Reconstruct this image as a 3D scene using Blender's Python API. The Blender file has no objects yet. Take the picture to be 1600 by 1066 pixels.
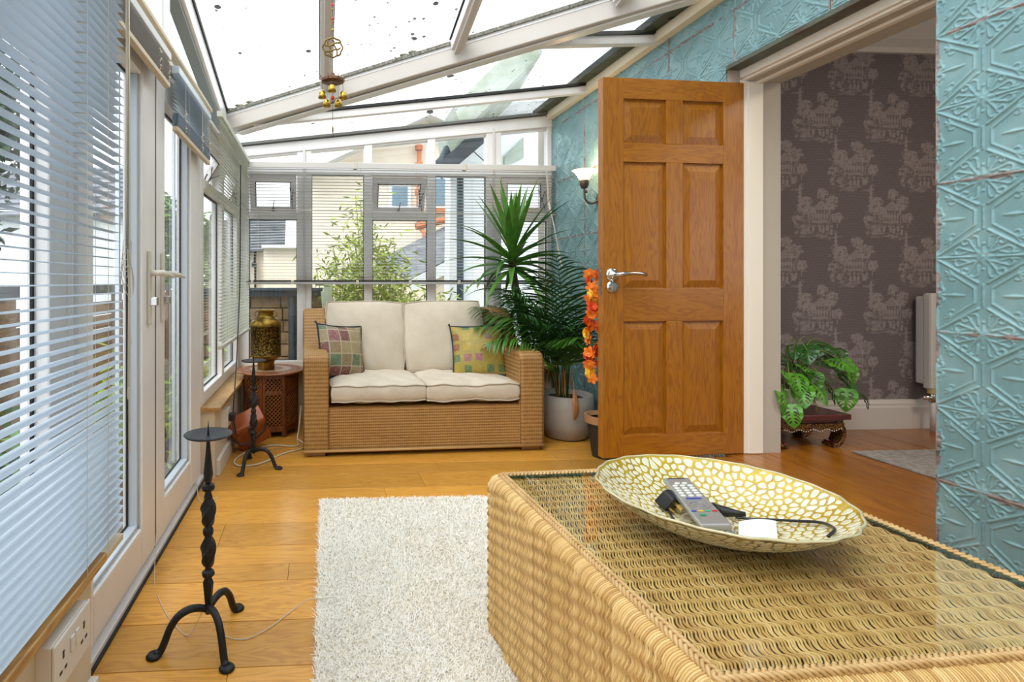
import bpy, math, random
import numpy as np
from mathutils import Vector, Matrix, Euler
R = random.Random(7); NR = np.random.RandomState(3); PI = math.pi
sc = bpy.context.scene; COL = sc.collection

# ------------------------------------------------------------------ camera, sky, exposure
cam = bpy.data.objects.new('camera', bpy.data.cameras.new('camera')); COL.objects.link(cam); sc.camera = cam
YAW = math.atan(.0612); CH = 1.2
cam.location = (0, 0, CH); cam.rotation_euler = (PI/2, 0, -YAW)
cam.data.sensor_width = 36; cam.data.lens = 36*850/1600; cam.data.clip_start = .02; cam.data.clip_end = 200
cam.data.shift_x = (800-552)/1600; cam.data.shift_y = -(533-440)/1600
W = bpy.data.worlds.new('overcast_sky'); sc.world = W; W.use_nodes = True
wn = W.node_tree; wn.nodes.clear()
wo = wn.nodes.new('ShaderNodeOutputWorld'); wb = wn.nodes.new('ShaderNodeBackground')
tc = wn.nodes.new('ShaderNodeTexCoord'); nz = wn.nodes.new('ShaderNodeTexNoise'); cr = wn.nodes.new('ShaderNodeValToRGB')
nz.inputs['Scale'].default_value = 1.6; nz.inputs['Detail'].default_value = 4
cr.color_ramp.elements[0].color = (.80, .88, .97, 1); cr.color_ramp.elements[1].color = (1, 1, 1, 1)
cr.color_ramp.elements[0].position = .3; cr.color_ramp.elements[1].position = .7
wn.links.new(tc.outputs['Generated'], nz.inputs['Vector']); wn.links.new(nz.outputs['Fac'], cr.inputs['Fac'])
wn.links.new(cr.outputs['Color'], wb.inputs['Color']); wb.inputs['Strength'].default_value = 1.05
wn.links.new(wb.outputs['Background'], wo.inputs['Surface'])
sun = bpy.data.objects.new('veiled_sun', bpy.data.lights.new('veiled_sun', 'SUN')); COL.objects.link(sun)
sun.data.energy = .9; sun.data.angle = .6; sun.data.color = (1, .97, .92); sun.rotation_euler = (.55, -.45, 0)
sc.view_settings.view_transform = 'Standard'; sc.view_settings.look = 'None'; sc.view_settings.gamma = 1
sc.view_settings.use_curve_mapping = False; sc.view_settings.exposure = 1.35
try:
    sc.cycles.transparent_max_bounces = 32; sc.cycles.max_bounces = 10; sc.cycles.diffuse_bounces = 5
except Exception: pass

def at(px, py, Y):                                   # the point at depth Y in the garden that a sight line meets
    s, c = math.sin(YAW), math.cos(YAW); a = (px-552)/850; b = (440-py)/850
    d = (a*c+s, -a*s+c, b); t = Y/d[1]
    return Vector((d[0]*t, Y, CH+d[2]*t))

# ------------------------------------------------------------------ mesh helpers
class MB:
    def __init__(s): s.v = []; s.f = []; s.uv = None
    def add(s, vs, fs, m=None):
        b = len(s.v)
        if m is not None: vs = [m @ Vector(v) for v in vs]
        s.v += [tuple(v) for v in vs]; s.f += [tuple(i+b for i in f) for f in fs]; return s
    def box(s, x0, x1, y0, y1, z0, z1, m=None):
        return s.add([(x0,y0,z0),(x1,y0,z0),(x1,y1,z0),(x0,y1,z0),(x0,y0,z1),(x1,y0,z1),(x1,y1,z1),(x0,y1,z1)],
                     [(0,3,2,1),(4,5,6,7),(0,1,5,4),(1,2,6,5),(2,3,7,6),(3,0,4,7)], m)
    def prism(s, poly, a, b, axis='y', m=None):
        n = len(poly)
        def P(u, v, w): return (w,u,v) if axis == 'x' else (u,w,v) if axis == 'y' else (u,v,w)
        vs = [P(u,v,a) for u,v in poly]+[P(u,v,b) for u,v in poly]
        fs = [tuple(range(n)), tuple(range(2*n-1, n-1, -1))]+[(i, i+n, (i+1)%n+n, (i+1)%n) for i in range(n)]
        return s.add(vs, fs, m)
    def lathe(s, prof, n=32, m=None, ang=2*PI, cap=True):
        vs = []; fs = []; k = len(prof)
        for i in range(n):
            a = ang*i/n
            for r, z in prof: vs.append((r*math.cos(a), r*math.sin(a), z))
        for i in range(n):
            j = (i+1) % n
            for q in range(k-1): fs.append((i*k+q, j*k+q, j*k+q+1, i*k+q+1))
        if cap:
            if prof[0][0] > 1e-4: fs.append(tuple(i*k for i in range(n))[::-1])
            if prof[-1][0] > 1e-4: fs.append(tuple(i*k+k-1 for i in range(n)))
        return s.add(vs, fs, m)
    def tube(s, pts, r, n=8, m=None, closed=False):
        pts = [Vector(p) for p in pts]; K = len(pts)
        rs = r if isinstance(r, (list, tuple)) else [r]*K
        vs = []; fs = []; up = None
        for i, p in enumerate(pts):
            if closed: t = pts[(i+1)%K]-pts[i-1]
            else: t = pts[min(i+1, K-1)]-pts[max(i-1, 0)]
            if t.length < 1e-9: t = Vector((0,0,1))
            t.normalize()
            if up is None: up = t.cross(Vector((0,0,1)) if abs(t.z) < .9 else Vector((1,0,0))).normalized()
            else:
                up = up-t*up.dot(t)
                up = up.normalized() if up.length > 1e-6 else t.orthogonal().normalized()
            w = t.cross(up)
            for k in range(n):
                a = 2*PI*k/n; vs.append(p+(up*math.cos(a)+w*math.sin(a))*rs[i])
        for i in range(K if closed else K-1):
            j = (i+1) % K
            for k in range(n): fs.append((i*n+k, i*n+(k+1)%n, j*n+(k+1)%n, j*n+k))
        if not closed: fs += [tuple(range(n))[::-1], tuple((K-1)*n+k for k in range(n))]
        return s.add(vs, fs, m)
    def sphere(s, c, r, n=14, k=8, m=None):
        rx, ry, rz = r if isinstance(r, (list, tuple)) else (r, r, r)
        vs = [(c[0], c[1], c[2]-rz)]; fs = []
        for q in range(1, k):
            f = -PI/2+PI*q/k
            for i in range(n):
                a = 2*PI*i/n; vs.append((c[0]+rx*math.cos(f)*math.cos(a), c[1]+ry*math.cos(f)*math.sin(a), c[2]+rz*math.sin(f)))
        vs.append((c[0], c[1], c[2]+rz))
        for i in range(n):
            fs.append((0, 1+(i+1)%n, 1+i)); fs.append((len(vs)-1, 1+(k-2)*n+i, 1+(k-2)*n+(i+1)%n))
            for q in range(k-2): fs.append((1+q*n+i, 1+q*n+(i+1)%n, 1+(q+1)*n+(i+1)%n, 1+(q+1)*n+i))
        return s.add(vs, fs, m)
    def beam(s, p, q, w, h, m=None):                  # rectangular bar from p to q, top faces centred on the line
        p = Vector(p); q = Vector(q); t = (q-p).normalized(); side = t.cross(Vector((0,0,1)))
        side = (side.normalized() if side.length > 1e-5 else Vector((1,0,0)))*w/2; u = side.cross(t).normalized()*h
        vs = [p-side, p+side, p+side-u, p-side-u, q-side, q+side, q+side-u, q-side-u]
        return s.add(vs, [(0,1,2,3),(7,6,5,4),(0,4,5,1),(1,5,6,2),(2,6,7,3),(3,7,4,0)], m)
def smooth_mesh(me): me.polygons.foreach_set('use_smooth', [True]*len(me.polygons))
def mesh(mb, name='mesh'):
    me = bpy.data.meshes.new(name); me.from_pydata(mb.v, [], mb.f); me.validate(); me.update(); return me
def npmesh(name, V, F, uv=None):                      # fast quads / tris from numpy, uv per vertex in metres
    V = np.asarray(V, dtype=np.float32); F = np.asarray(F, dtype=np.int32); k = F.shape[1]
    me = bpy.data.meshes.new(name); me.vertices.add(len(V)); me.vertices.foreach_set('co', V.ravel())
    me.loops.add(F.size); me.loops.foreach_set('vertex_index', F.ravel())
    me.polygons.add(len(F)); me.polygons.foreach_set('loop_start', np.arange(0, F.size, k, dtype=np.int32))
    me.update(calc_edges=True)
    if uv is not None:
        l = me.uv_layers.new(name='UVMap'); l.data.foreach_set('uv', np.asarray(uv, dtype=np.float32)[F.ravel()].ravel())
    return me
def gridF(nu, nv, base=0):
    i = np.arange(nu-1)[:,None]*nv+np.arange(nv-1)[None,:]; i = i.ravel()+base
    return np.stack([i, i+nv, i+nv+1, i+1], 1)
def link(name, me, m=None, parent=None, smooth=False, bevel=0, **kw):
    o = bpy.data.objects.new(name, me); COL.objects.link(o)
    if m is not None and not me.materials: me.materials.append(m)
    if parent is not None: o.parent = parent
    if smooth: smooth_mesh(me)
    if bevel:
        b = o.modifiers.new('bevel', 'BEVEL'); b.width = bevel; b.segments = 2; b.limit_method = 'ANGLE'; b.angle_limit = .6
    for k, v in kw.items(): o[k] = v
    return o
def obj(name, mb, m, parent=None, smooth=False, bevel=0, **kw):
    return link(name, mesh(mb, name), m, parent, smooth, bevel, **kw)
def tag(o, label, cat, group=None, kind=None):
    o['label'] = label; o['category'] = cat
    if group: o['group'] = group
    if kind: o['kind'] = kind
    return o
def thing(name, label, cat, loc=(0,0,0), rotz=0, group=None, kind=None):
    o = bpy.data.objects.new(name, None); COL.objects.link(o); o.location = loc; o.rotation_euler = (0,0,rotz)
    o.empty_display_size = .05
    return tag(o, label, cat, group, kind)
def put(me, name, parent, M=None, m=None):            # one more object sharing a mesh
    o = bpy.data.objects.new(name, me); COL.objects.link(o); o.parent = parent
    if M is not None: o.matrix_local = M
    return o
def copy_tree(o, parent=None):
    c = o.copy(); COL.objects.link(c); c.parent = parent
    for ch in list(o.children): copy_tree(ch, c)
    return c
def TR(x, y, z, rx=0, ry=0, rz=0, s=1):
    return Matrix.Translation((x,y,z)) @ Euler((rx,ry,rz)).to_matrix().to_4x4() @ Matrix.Diagonal((s,s,s,1) if not isinstance(s, tuple) else (*s,1))

# ------------------------------------------------------------------ materials
class NT:
    def __init__(s, name):
        s.m = bpy.data.materials.new(name); s.m.use_nodes = True; s.t = s.m.node_tree; s.t.nodes.clear()
        s.out = s.t.nodes.new('ShaderNodeOutputMaterial')
    def n(s, typ, props=None, **ins):
        nd = s.t.nodes.new('ShaderNode'+typ)
        for k, v in (props or {}).items(): setattr(nd, k, v)
        for k, v in ins.items():
            k = k.replace('_', ' ')
            s.set(nd, int(k[1:]) if k[0] == 'i' and k[1:].isdigit() else k, v)
        return nd
    def set(s, nd, k, v):
        sock = nd.inputs[k]
        if isinstance(v, bpy.types.NodeSocket): s.t.links.new(v, sock)
        elif isinstance(v, bpy.types.Node): s.t.links.new(v.outputs[0], sock)
        else:
            if isinstance(v, (tuple, list)) and len(v) == 3 and sock.type == 'RGBA': v = (*v, 1)
            sock.default_value = v
    def math(s, op, a, b=0., c=0.):
        return s.n('Math', {'operation': op}, i0=a, i1=b, i2=c).outputs[0]
    def ramp(s, fac, stops):
        nd = s.n('ValToRGB', Fac=fac); e = nd.color_ramp.elements
        while len(e) < len(stops): e.new(.5)
        for q, (p, c) in zip(e, stops): q.position = p; q.color = (*c, 1) if len(c) == 3 else c
        return nd.outputs[0]
    def mix(s, f, a, b, mode='MIX'):
        nd = s.n('Mix', {'data_type': 'RGBA', 'blend_type': mode}); s.set(nd, 0, f); s.set(nd, 6, a); s.set(nd, 7, b); return nd.outputs[2]
    def bsdf(s, **k):
        nd = s.n('BsdfPrincipled', None, **k); s.t.links.new(nd.outputs[0], s.out.inputs[0]); return nd
    def obj(s): return s.n('TexCoord').outputs['Object']
    def pos(s): return s.n('NewGeometry').outputs['Position']
    def rnd(s): return s.n('ObjectInfo').outputs['Random']
    def mapping(s, v, scale=(1,1,1), loc=(0,0,0), rot=(0,0,0)): return s.n('Mapping', Vector=v, Scale=scale, Location=loc, Rotation=rot).outputs[0]
    def noise(s, v, scale, detail=4, rough=.55, dist=0.): return s.n('TexNoise', Vector=v, Scale=scale, Detail=detail, Roughness=rough, Distortion=dist).outputs['Fac']
    def bump(s, h, st=.3, d=.002): return s.n('Bump', Strength=st, Distance=d, Height=h).outputs[0]
def mat(name, c, rough=.5, metal=0., c2=None, sc_=20, amt=(.35,.65), bump=0, bsc=60, bd=.002, emit=0, coat=0, spec=.5, stretch=(1,1,1)):
    t = NT(name); col = (*c, 1); p = t.obj()
    if stretch != (1,1,1): p = t.mapping(p, stretch)
    if c2: col = t.ramp(t.noise(p, sc_), [(amt[0], c), (amt[1], c2)])
    k = dict(Base_Color=col, Roughness=rough, Metallic=metal)
    if bump: k['Normal'] = t.bump(t.noise(p, bsc), bump, bd)
    b = t.bsdf(**k); b.inputs['Specular IOR Level'].default_value = spec
    if coat: b.inputs['Coat Weight'].default_value = coat; b.inputs['Coat Roughness'].default_value = .15
    if emit: b.inputs['Emission Color'].default_value = (*c, 1); b.inputs['Emission Strength'].default_value = emit
    return t.m
def wood(name, c1, c2, c3, axis='x', rough=.35, scale=1., coat=.2, world=True, band=22, var=.35):
    t = NT(name); r = t.rnd(); p = t.pos() if world else t.obj()
    off = t.n('CombineXYZ', X=t.math('MULTIPLY', r, 7.3), Y=t.math('MULTIPLY', r, 13.7), Z=t.math('MULTIPLY', r, 5.1)).outputs[0]
    p = t.n('VectorMath', {'operation': 'ADD'}, i0=p, i1=off).outputs[0]
    st = {'x': (.12,1,1), 'y': (1,.12,1), 'z': (1,1,.12)}[axis]
    q = t.mapping(p, tuple(v*scale for v in st))
    n1 = t.noise(q, 9, 3, .6, .6); rings = t.math('FRACT', t.math('MULTIPLY', n1, band*.5))
    rings = t.math('ABSOLUTE', t.math('SUBTRACT', rings, .5)); fib = t.noise(t.mapping(p, tuple(v*v*scale*1.0+0.02 for v in st)), 240, 4, .7)
    f = t.math('ADD', t.math('MULTIPLY', rings, .8), t.math('MULTIPLY', fib, .6))
    col = t.ramp(f, [(.22, c3), (.45, c2), (.75, c1)])
    big = t.noise(q, 2.2, 2); col = t.mix(t.math('MULTIPLY', big, .45), col, c2)
    hv = t.math('ADD', 1-var/2, t.math('MULTIPLY', r, var)); col = t.n('HueSaturation', Color=col, Value=hv).outputs[0]
    b = t.bsdf(Base_Color=col, Roughness=rough, Normal=t.bump(f, .12, .001))
    b.inputs['Coat Weight'].default_value = coat; b.inputs['Coat Roughness'].default_value = .18
    return t.m
def glass(name, tint=(1,1,1), refl=1., dirt=0):
    t = NT(name); ge = t.n('NewGeometry'); ct = t.math('ABSOLUTE', t.n('VectorMath', {'operation': 'DOT_PRODUCT'}, i0=ge.outputs['Incoming'], i1=ge.outputs['Normal']).outputs['Value'])
    lw = t.math('ADD', .04, t.math('MULTIPLY', .96, t.math('POWER', t.math('SUBTRACT', 1, ct), 5)))
    tr = t.n('BsdfTransparent', Color=tint); gl = t.n('BsdfGlossy', Roughness=.02, Color=(1,1,1))
    sh = t.n('MixShader', i0=t.math('MULTIPLY', lw, refl), i1=tr.outputs[0], i2=gl.outputs[0]).outputs[0]
    if dirt:
        p = t.pos(); v = t.n('TexVoronoi', Vector=p, Scale=4.2); sp = t.math('LESS_THAN', v.outputs['Distance'], t.math('MULTIPLY', t.noise(p, 6, 1), .15))
        v2 = t.n('TexVoronoi', Vector=p, Scale=16.); sp2 = t.math('LESS_THAN', v2.outputs['Distance'], t.math('MULTIPLY', t.math('SUBTRACT', t.noise(p, 2.3, 2), .36), .62))
        film = t.math('MULTIPLY', t.math('SUBTRACT', t.noise(t.mapping(p, (1,1,1)), 1.4, 4), .42), dirt)
        xyz = t.n('SeparateXYZ', Vector=p)
        mo = t.math('MULTIPLY', t.math('SUBTRACT', xyz.outputs['X'], 1.15), 1.2)          # moss and silt gather by the house wall
        far = t.math('GREATER_THAN', xyz.outputs['Y'], 2.9)
        mo = t.math('MULTIPLY', t.math('MULTIPLY', mo, far), t.noise(p, 5, 5, .7))
        mo = t.math('MINIMUM', t.math('MAXIMUM', mo, 0), .8)
        f = t.math('MINIMUM', t.math('ADD', t.math('MAXIMUM', t.math('MAXIMUM', sp, sp2), t.math('MAXIMUM', film, 0)), mo), .95)
        col = t.ramp(t.math('ADD', sp, mo), [(0, (.30,.30,.29)), (.45, (.07,.09,.035)), (1, (.02,.02,.015))])
        sh = t.n('MixShader', i0=f, i1=sh, i2=t.n('BsdfDiffuse', Color=col).outputs[0]).outputs[0]
    t.t.links.new(sh, t.out.inputs[0]); return t.m

WHITE = mat('white_frame', (.82,.805,.795), .3, c2=(.76,.745,.735), sc_=3)
WHITE2 = mat('white_bead', (.66,.63,.62), .3)
SEAL = mat('black_seal', (.012,.013,.015), .6)
CREAM = mat('cream_paint', (.72,.60,.40), .5, c2=(.66,.54,.36), sc_=5)
DWARF = mat('dwarf_wall_paint', (.68,.59,.45), .6, c2=(.62,.52,.39), sc_=4, bump=.2)
GLASS = glass('window_glass', (.96,.975,.98)); ROOFGLASS = glass('roof_glass', (.93,.96,.96), .8, dirt=.5)
TABLEGLASS = glass('table_glass', (.975,.985,.955), 1.); GLASSEDGE = mat('green_glass_edge', (.015,.05,.03), .15)
SLAT = mat('slat_paint', (.58,.68,.78), .35); SLATG = mat('slat_green', (.62,.64,.54), .4); SLATB = mat('slat_grey', (.60,.61,.62), .35)
RAILC = mat('blind_rail', (.62,.52,.36), .45); CORD = mat('cord_white', (.62,.58,.48), .8)
BLIND_DARK = mat('dark_rail', (.03,.03,.032), .4)
OAKF = wood('oak_floor', (.70,.345,.058), (.62,.285,.040), (.44,.175,.020), 'x', .34, 1.2, .25, var=.36)
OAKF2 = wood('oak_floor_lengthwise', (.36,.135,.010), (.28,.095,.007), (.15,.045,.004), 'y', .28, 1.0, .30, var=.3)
OAKV = wood('oak_vertical', (.36,.136,.005), (.295,.100,.0035), (.185,.053,.002), 'z', .38, 1.5, .15, var=.12)
OAKH = wood('oak_horizontal', (.36,.136,.005), (.295,.100,.0035), (.185,.053,.002), 'x', .38, 1.5, .15, var=.12)
SILLW = wood('sill_wood', (.60,.36,.12), (.48,.26,.08), (.30,.15,.05), 'y', .4, 1, .1)
IRON = mat('black_iron', (.014,.014,.015), .5, .3, bump=.5, bsc=90, bd=.003)
CHROME = mat('chrome', (.62,.60,.58), .16, 1.)
BLACKP = mat('black_plastic', (.012,.012,.013), .35)
WPLASTIC = mat('white_plastic', (.70,.67,.62), .35)

# tin tile paint with worn copper showing at the seams
def tin():
    t = NT('verdigris_tin'); p = t.obj(); xyz = t.n('SeparateXYZ', Vector=p); n1 = t.noise(p, 5, 5, .65); n2 = t.noise(t.mapping(p, (1,1,1)), 40, 4, .7)
    wp = t.pos(); big = t.noise(wp, 1.6, 3)
    base = t.ramp(n1, [(.3, (.19,.345,.365)), (.55, (.25,.43,.45)), (.75, (.34,.52,.53))])
    ed = t.math('MINIMUM', t.math('SUBTRACT', .2635, t.math('ABSOLUTE', xyz.outputs['Y'])), t.math('SUBTRACT', .2535, t.math('ABSOLUTE', xyz.outputs['Z'])))
    wear = t.math('LESS_THAN', t.math('ADD', t.math('MULTIPLY', ed, 26), t.math('MULTIPLY', t.noise(wp, 9, 4, .7), 1.5)), .88)
    spots = t.math('MULTIPLY', t.math('GREATER_THAN', n2, .68), t.math('GREATER_THAN', t.noise(wp, 4, 3), .56))
    col = t.mix(t.math('MULTIPLY', t.math('MAXIMUM', wear, spots), .85), base, t.ramp(n2, [(.35, (.10,.055,.045)), (.6, (.38,.26,.22))]))
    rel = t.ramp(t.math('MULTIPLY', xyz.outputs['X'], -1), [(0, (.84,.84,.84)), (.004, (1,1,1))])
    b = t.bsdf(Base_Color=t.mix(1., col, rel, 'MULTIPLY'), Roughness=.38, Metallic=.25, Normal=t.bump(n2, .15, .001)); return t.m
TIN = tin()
# ------------------------------------------------------------------ floor
fl = obj('floor', MB().box(-.80, 1.97, -1.6, 4.87, -.10, -.012).box(1.97, 2.13, 2.667, 4.87, -.10, -.012), mat('subfloor', (.05,.025,.01), .8)); tag(fl, 'warm oak plank floor of the conservatory', 'floor', kind='structure')
lines = [3.15, 2.91, 2.727, 2.494, 2.329, 2.203, 1.943, 1.711]
y = 3.15; up = []
while y < 4.87: y += R.choice([.13,.18,.24,.24]); up.append(min(y, 4.87))
y = 1.711; dn = []
while y > -1.6: y -= R.choice([.13,.18,.24,.24]); dn.append(y)
ys = sorted(up+lines+dn)
for a, b in zip(ys[:-1], ys[1:]):
    if b-a < .02: continue
    x = -.795-R.random()*1.2
    xe = 2.12 if b > 2.68 else 1.955
    while x < xe:
        x2 = x+R.uniform(1.1, 2.0); X0 = max(x, -.795); X1 = min(x2, xe)
        if X1-X0 > .01: obj('floor_board', MB().box(X0+.0006, X1-.0006, a+.0014, b-.0014, -.02, R.uniform(-.0008,.0)), OAKF, fl, bevel=.002)
        x = x2
fr = obj('floor', MB().box(1.955, 4.6, -1.6, 2.667, -.0, .278).box(2.12, 4.6, 2.667, 3.4, 0, .278), mat('step_riser', (.20,.10,.04), .6)); tag(fr, 'raised orange-brown oak floor behind the glass-topped table, running through the doorway', 'floor', kind='structure')
xs = [1.945, 2.12, 2.33, 2.50, 2.72, 2.90, 3.08, 3.27, 3.45, 3.68, 3.86, 4.05, 4.28, 4.6]
for i, (a, b) in enumerate(zip(xs[:-1], xs[1:])):
    top = 2.667 if i == 0 else 2.73 if i == 1 else 3.14
    y = top
    cuts = [1.74, .2, -1.6] if i == 0 else [top-R.uniform(.9, 1.8), -.2, -1.6]
    for c_ in cuts:
        obj('floor_board', MB().box(a+.001, b-.001, c_+.001, y-.001, .27, .3+R.uniform(-.001,.0)), OAKF2, fr, bevel=.002); y = c_

# ------------------------------------------------------------------ right wall with embossed tin sheets
wr = obj('wall_right', MB().box(2.13, 2.42, 2.72, 5.2, 0, 2.70).box(2.13, 2.42, -1.6, 1.749, .0, 3.6).box(2.13, 2.42, 1.749, 2.72, 2.325, 3.6).box(2.13, 2.42, 2.72, 3.0, 2.7, 3.6), mat('plaster', (.45,.40,.34), .8))
tag(wr, 'house wall clad in embossed verdigris-blue tin sheets', 'wall', kind='structure')
def tin_height(u, v):                                 # u, v in repeats
    a = np.abs((u % 1)-.5); b = np.abs((v % 1)-.5)
    def seg(x0, y0, x1, y1):
        dx, dy = x1-x0, y1-y0; t = np.clip(((a-x0)*dx+(b-y0)*dy)/(dx*dx+dy*dy+1e-9), 0, 1)
        return np.hypot(a-x0-t*dx, b-y0-t*dy)
    H = np.zeros_like(a)
    def ridge(d, w, h=1.): np.maximum(H, h*np.sqrt(np.clip(1-(d/w)**2, 0, 1)), out=H)
    def curve(pts, w, h=1.):
        for p, q in zip(pts[:-1], pts[1:]): ridge(seg(*p, *q), w, h)
    def arc(cx, cy, r, t0, t1, n=8): return [(cx+r*math.cos(math.radians(t0+(t1-t0)*i/n)), cy+r*math.sin(math.radians(t0+(t1-t0)*i/n))) for i in range(n+1)]
    ridge(seg(.5, .015, .05, .335), .017); ridge(seg(.485, 0, .14, 0), .016)
    curve([(.088,.5),(.088,.405),(.31,.235)], .012, .8)
    for q in ((.36,.155),(.40,.19),(.385,.235)): ridge(seg(.315,.23,*q), .013, .7)
    curve(arc(.33,.275,.03,-60,150), .009, .7)
    for k in range(6): ridge(np.hypot(a, b-(.36+.028*k)), .013, .9)
    r = np.hypot(a, b); th = np.arctan2(b, a)
    np.maximum(H, .9*np.clip(1-(r/(.10+.025*np.cos(8*th)))**2, 0, 1)**.5*(.6+.4*np.cos(8*th)**2), out=H); ridge(r, .022, 1.3)
    ridge(np.hypot(a-.165, b), .018, .8); ridge(np.hypot(a, b-.165), .016, .8)
    curve([(.07,.08),(.13,.17)]+arc(.175,.185,.042,180,0,8)+arc(.19,.18,.026,0,-170,6), .012, .85)
    curve([(.09,.06),(.2,.10)]+arc(.25,.075,.045,140,-60,8), .012, .85)
    curve([(.05,.12),(.055,.20)]+arc(.095,.225,.038,200,20,6), .010, .8)
    curve([(.16,.06),(.25,.03),(.33,.04)], .012, .7)
    sp = np.clip(1-np.abs(a-.30)/.13, 0, 1)*.032; np.maximum(H, 1.0*np.clip(1-np.abs(b-.5)/(sp+1e-5), 0, 1)*(sp > 0), out=H)
    curve([(.5,.5),(.40,.5)], .012, .8); curve([(.47,.49)]+arc(.455,.44,.035,60,250,8), .013, .9); curve(arc(.5,.39,.03,0,180,6), .010, .7)
    curve([(.44,.40),(.46,.33)], .01, .6)
    return H
RU, RV, NU, NV = .2635, .2535, 2, 2
def tin_sheet(ny, nz):
    n1 = int(ny*84); n2 = int(nz*81)
    Y, Z = np.meshgrid(np.linspace(-ny*RU/2, ny*RU/2, n1), np.linspace(-nz*RV/2, nz*RV/2, n2), indexing='ij')
    H = tin_height(Y/RU+.5*(ny%2)+.0, Z/RV+.5*(nz%2)+.5)*.0048
    e = np.minimum(ny*RU/2-np.abs(Y), nz*RV/2-np.abs(Z)); H = np.where(e < .005, .0035, H)+.0007*np.sin(Y*23+1)*np.sin(Z*17)
    V = np.stack([-H, Y, Z], -1).reshape(-1, 3); F = gridF(n1, n2)[:, ::-1]
    me = npmesh('tin_sheet', V, F); me.materials.append(TIN); smooth_mesh(me); return me
SHEET = tin_sheet(2, 2)
def sheet_clip(o, lo, hi):                            # trim a sheet to the wall's edge
    import bmesh
    bm = bmesh.new(); bm.from_mesh(SHEET); mw = o.location
    for co, no in lo+hi:
        g = bm.verts[:]+bm.edges[:]+bm.faces[:]
        bmesh.ops.bisect_plane(bm, geom=g, plane_co=Vector(co)-Vector(mw), plane_no=no, clear_outer=True)
    me = bpy.data.meshes.new('tin_sheet_cut'); bm.to_mesh(me); bm.free(); me.materials.append(TIN); smooth_mesh(me); o.data = me
SW, SH = RU*2, RV*2
def clad(y0, y1, z0, z1, oy, oz):
    j = math.floor((y0-oy)/SW)
    while oy+j*SW < y1-.005:
        k = math.floor((z0-oz)/SH)
        while oz+k*SH < z1-.005:
            a, b, c, d = oy+j*SW, oy+(j+1)*SW, oz+k*SH, oz+(k+1)*SH
            if b > y0+.005 and d > z0+.005:
                o = bpy.data.objects.new('tin_sheet', SHEET); COL.objects.link(o); o.parent = wr
                o.location = (2.122+R.uniform(-.001,.001), (a+b)/2, (c+d)/2)
                pl = []
                if a < y0-.002: pl.append(((0,y0,0), (0,-1,0)))
                if b > y1+.002: pl.append(((0,y1,0), (0,1,0)))
                if c < z0-.002: pl.append(((0,0,z0), (0,0,-1)))
                if d > z1+.002: pl.append(((0,0,z1), (0,0,1)))
                if pl: sheet_clip(o, pl, [])
            k += 1
        j += 1
# seam heights at the pier fall at about z 0.50, 1.05, 1.62
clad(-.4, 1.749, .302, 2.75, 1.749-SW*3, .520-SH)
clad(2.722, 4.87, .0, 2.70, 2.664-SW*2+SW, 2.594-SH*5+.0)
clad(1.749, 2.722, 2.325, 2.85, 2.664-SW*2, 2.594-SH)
obj('tin_soffit', MB().box(2.118, 2.20, 1.75, 2.72, 2.305, 2.327), mat('rusty_tin', (.09,.06,.04), .55, .3, c2=(.12,.16,.12), sc_=9, bump=.5, bsc=30), wr)
ft = obj('trim_1', MB().beam((2.095, 5.0, 2.745), (2.095, -1.6, 2.745), .055, .065), mat('wall_plate', (.80,.70,.52), .5)); tag(ft, 'cream timber wall plate along the top of the blue tin wall', 'trim', kind='structure')
obj('flashing_strip', MB().beam((2.06, 5.0, 2.80), (2.06, -1.6, 2.80), .13, .045), SEAL, ft)

# doorway lining and architrave
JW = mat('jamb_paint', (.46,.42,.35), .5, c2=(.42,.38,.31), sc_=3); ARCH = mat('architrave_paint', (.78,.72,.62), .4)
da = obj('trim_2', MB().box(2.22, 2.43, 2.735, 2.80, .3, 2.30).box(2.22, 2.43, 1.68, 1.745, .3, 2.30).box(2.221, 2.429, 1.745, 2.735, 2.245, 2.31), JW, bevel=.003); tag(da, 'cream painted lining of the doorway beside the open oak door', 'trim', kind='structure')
obj('architrave', MB().box(2.195, 2.222, 2.715, 2.80, .3, 2.26).box(2.202, 2.235, 2.705, 2.78, .3, 2.25), ARCH, da, bevel=.006)
obj('architrave', MB().box(2.195, 2.222, 1.70, 2.80, 2.262, 2.315).box(2.21, 2.25, 1.70, 2.80, 2.25, 2.29), ARCH, da, bevel=.006)
obj('architrave', MB().box(2.225, 2.31, 2.700, 2.733, .3, 2.245), ARCH, da, bevel=.006)
obj('door_stop', MB().box(2.27, 2.30, 2.722, 2.736, .3, 2.245).box(2.27, 2.30, 1.745, 2.736, 2.232, 2.246), ARCH, da, bevel=.003)

# ------------------------------------------------------------------ left wall: dwarf walls, sills, frames
wl = obj('wall_left', MB().box(-.80, -.64, 3.36, 5.02, 0, .41).box(-.80, -.64, -1.6, 1.565, 0, .41), DWARF); tag(wl, 'low cream dwarf wall under the left windows', 'wall', kind='structure')
wbk = obj('wall_back', MB().box(-.80, 2.13, 4.87, 5.0, 0, .44), DWARF); tag(wbk, 'low cream dwarf wall under the back windows', 'wall', kind='structure')
wnr = obj('wall_near', MB().box(-.80, 2.13, -1.75, -1.6, 0, 3.8), DWARF); tag(wnr, 'plain cream wall behind the viewer', 'wall', kind='structure')
bb = obj('baseboard_left', MB().box(-.64, -.615, 3.40, 4.87, 0, .10).box(-.64, -.615, -1.6, 1.56, 0, .10), mat('skirting_white', (.66,.62,.55), .4), bevel=.004); tag(bb, 'white skirting board of the left dwarf wall', 'skirting', kind='structure')
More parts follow.
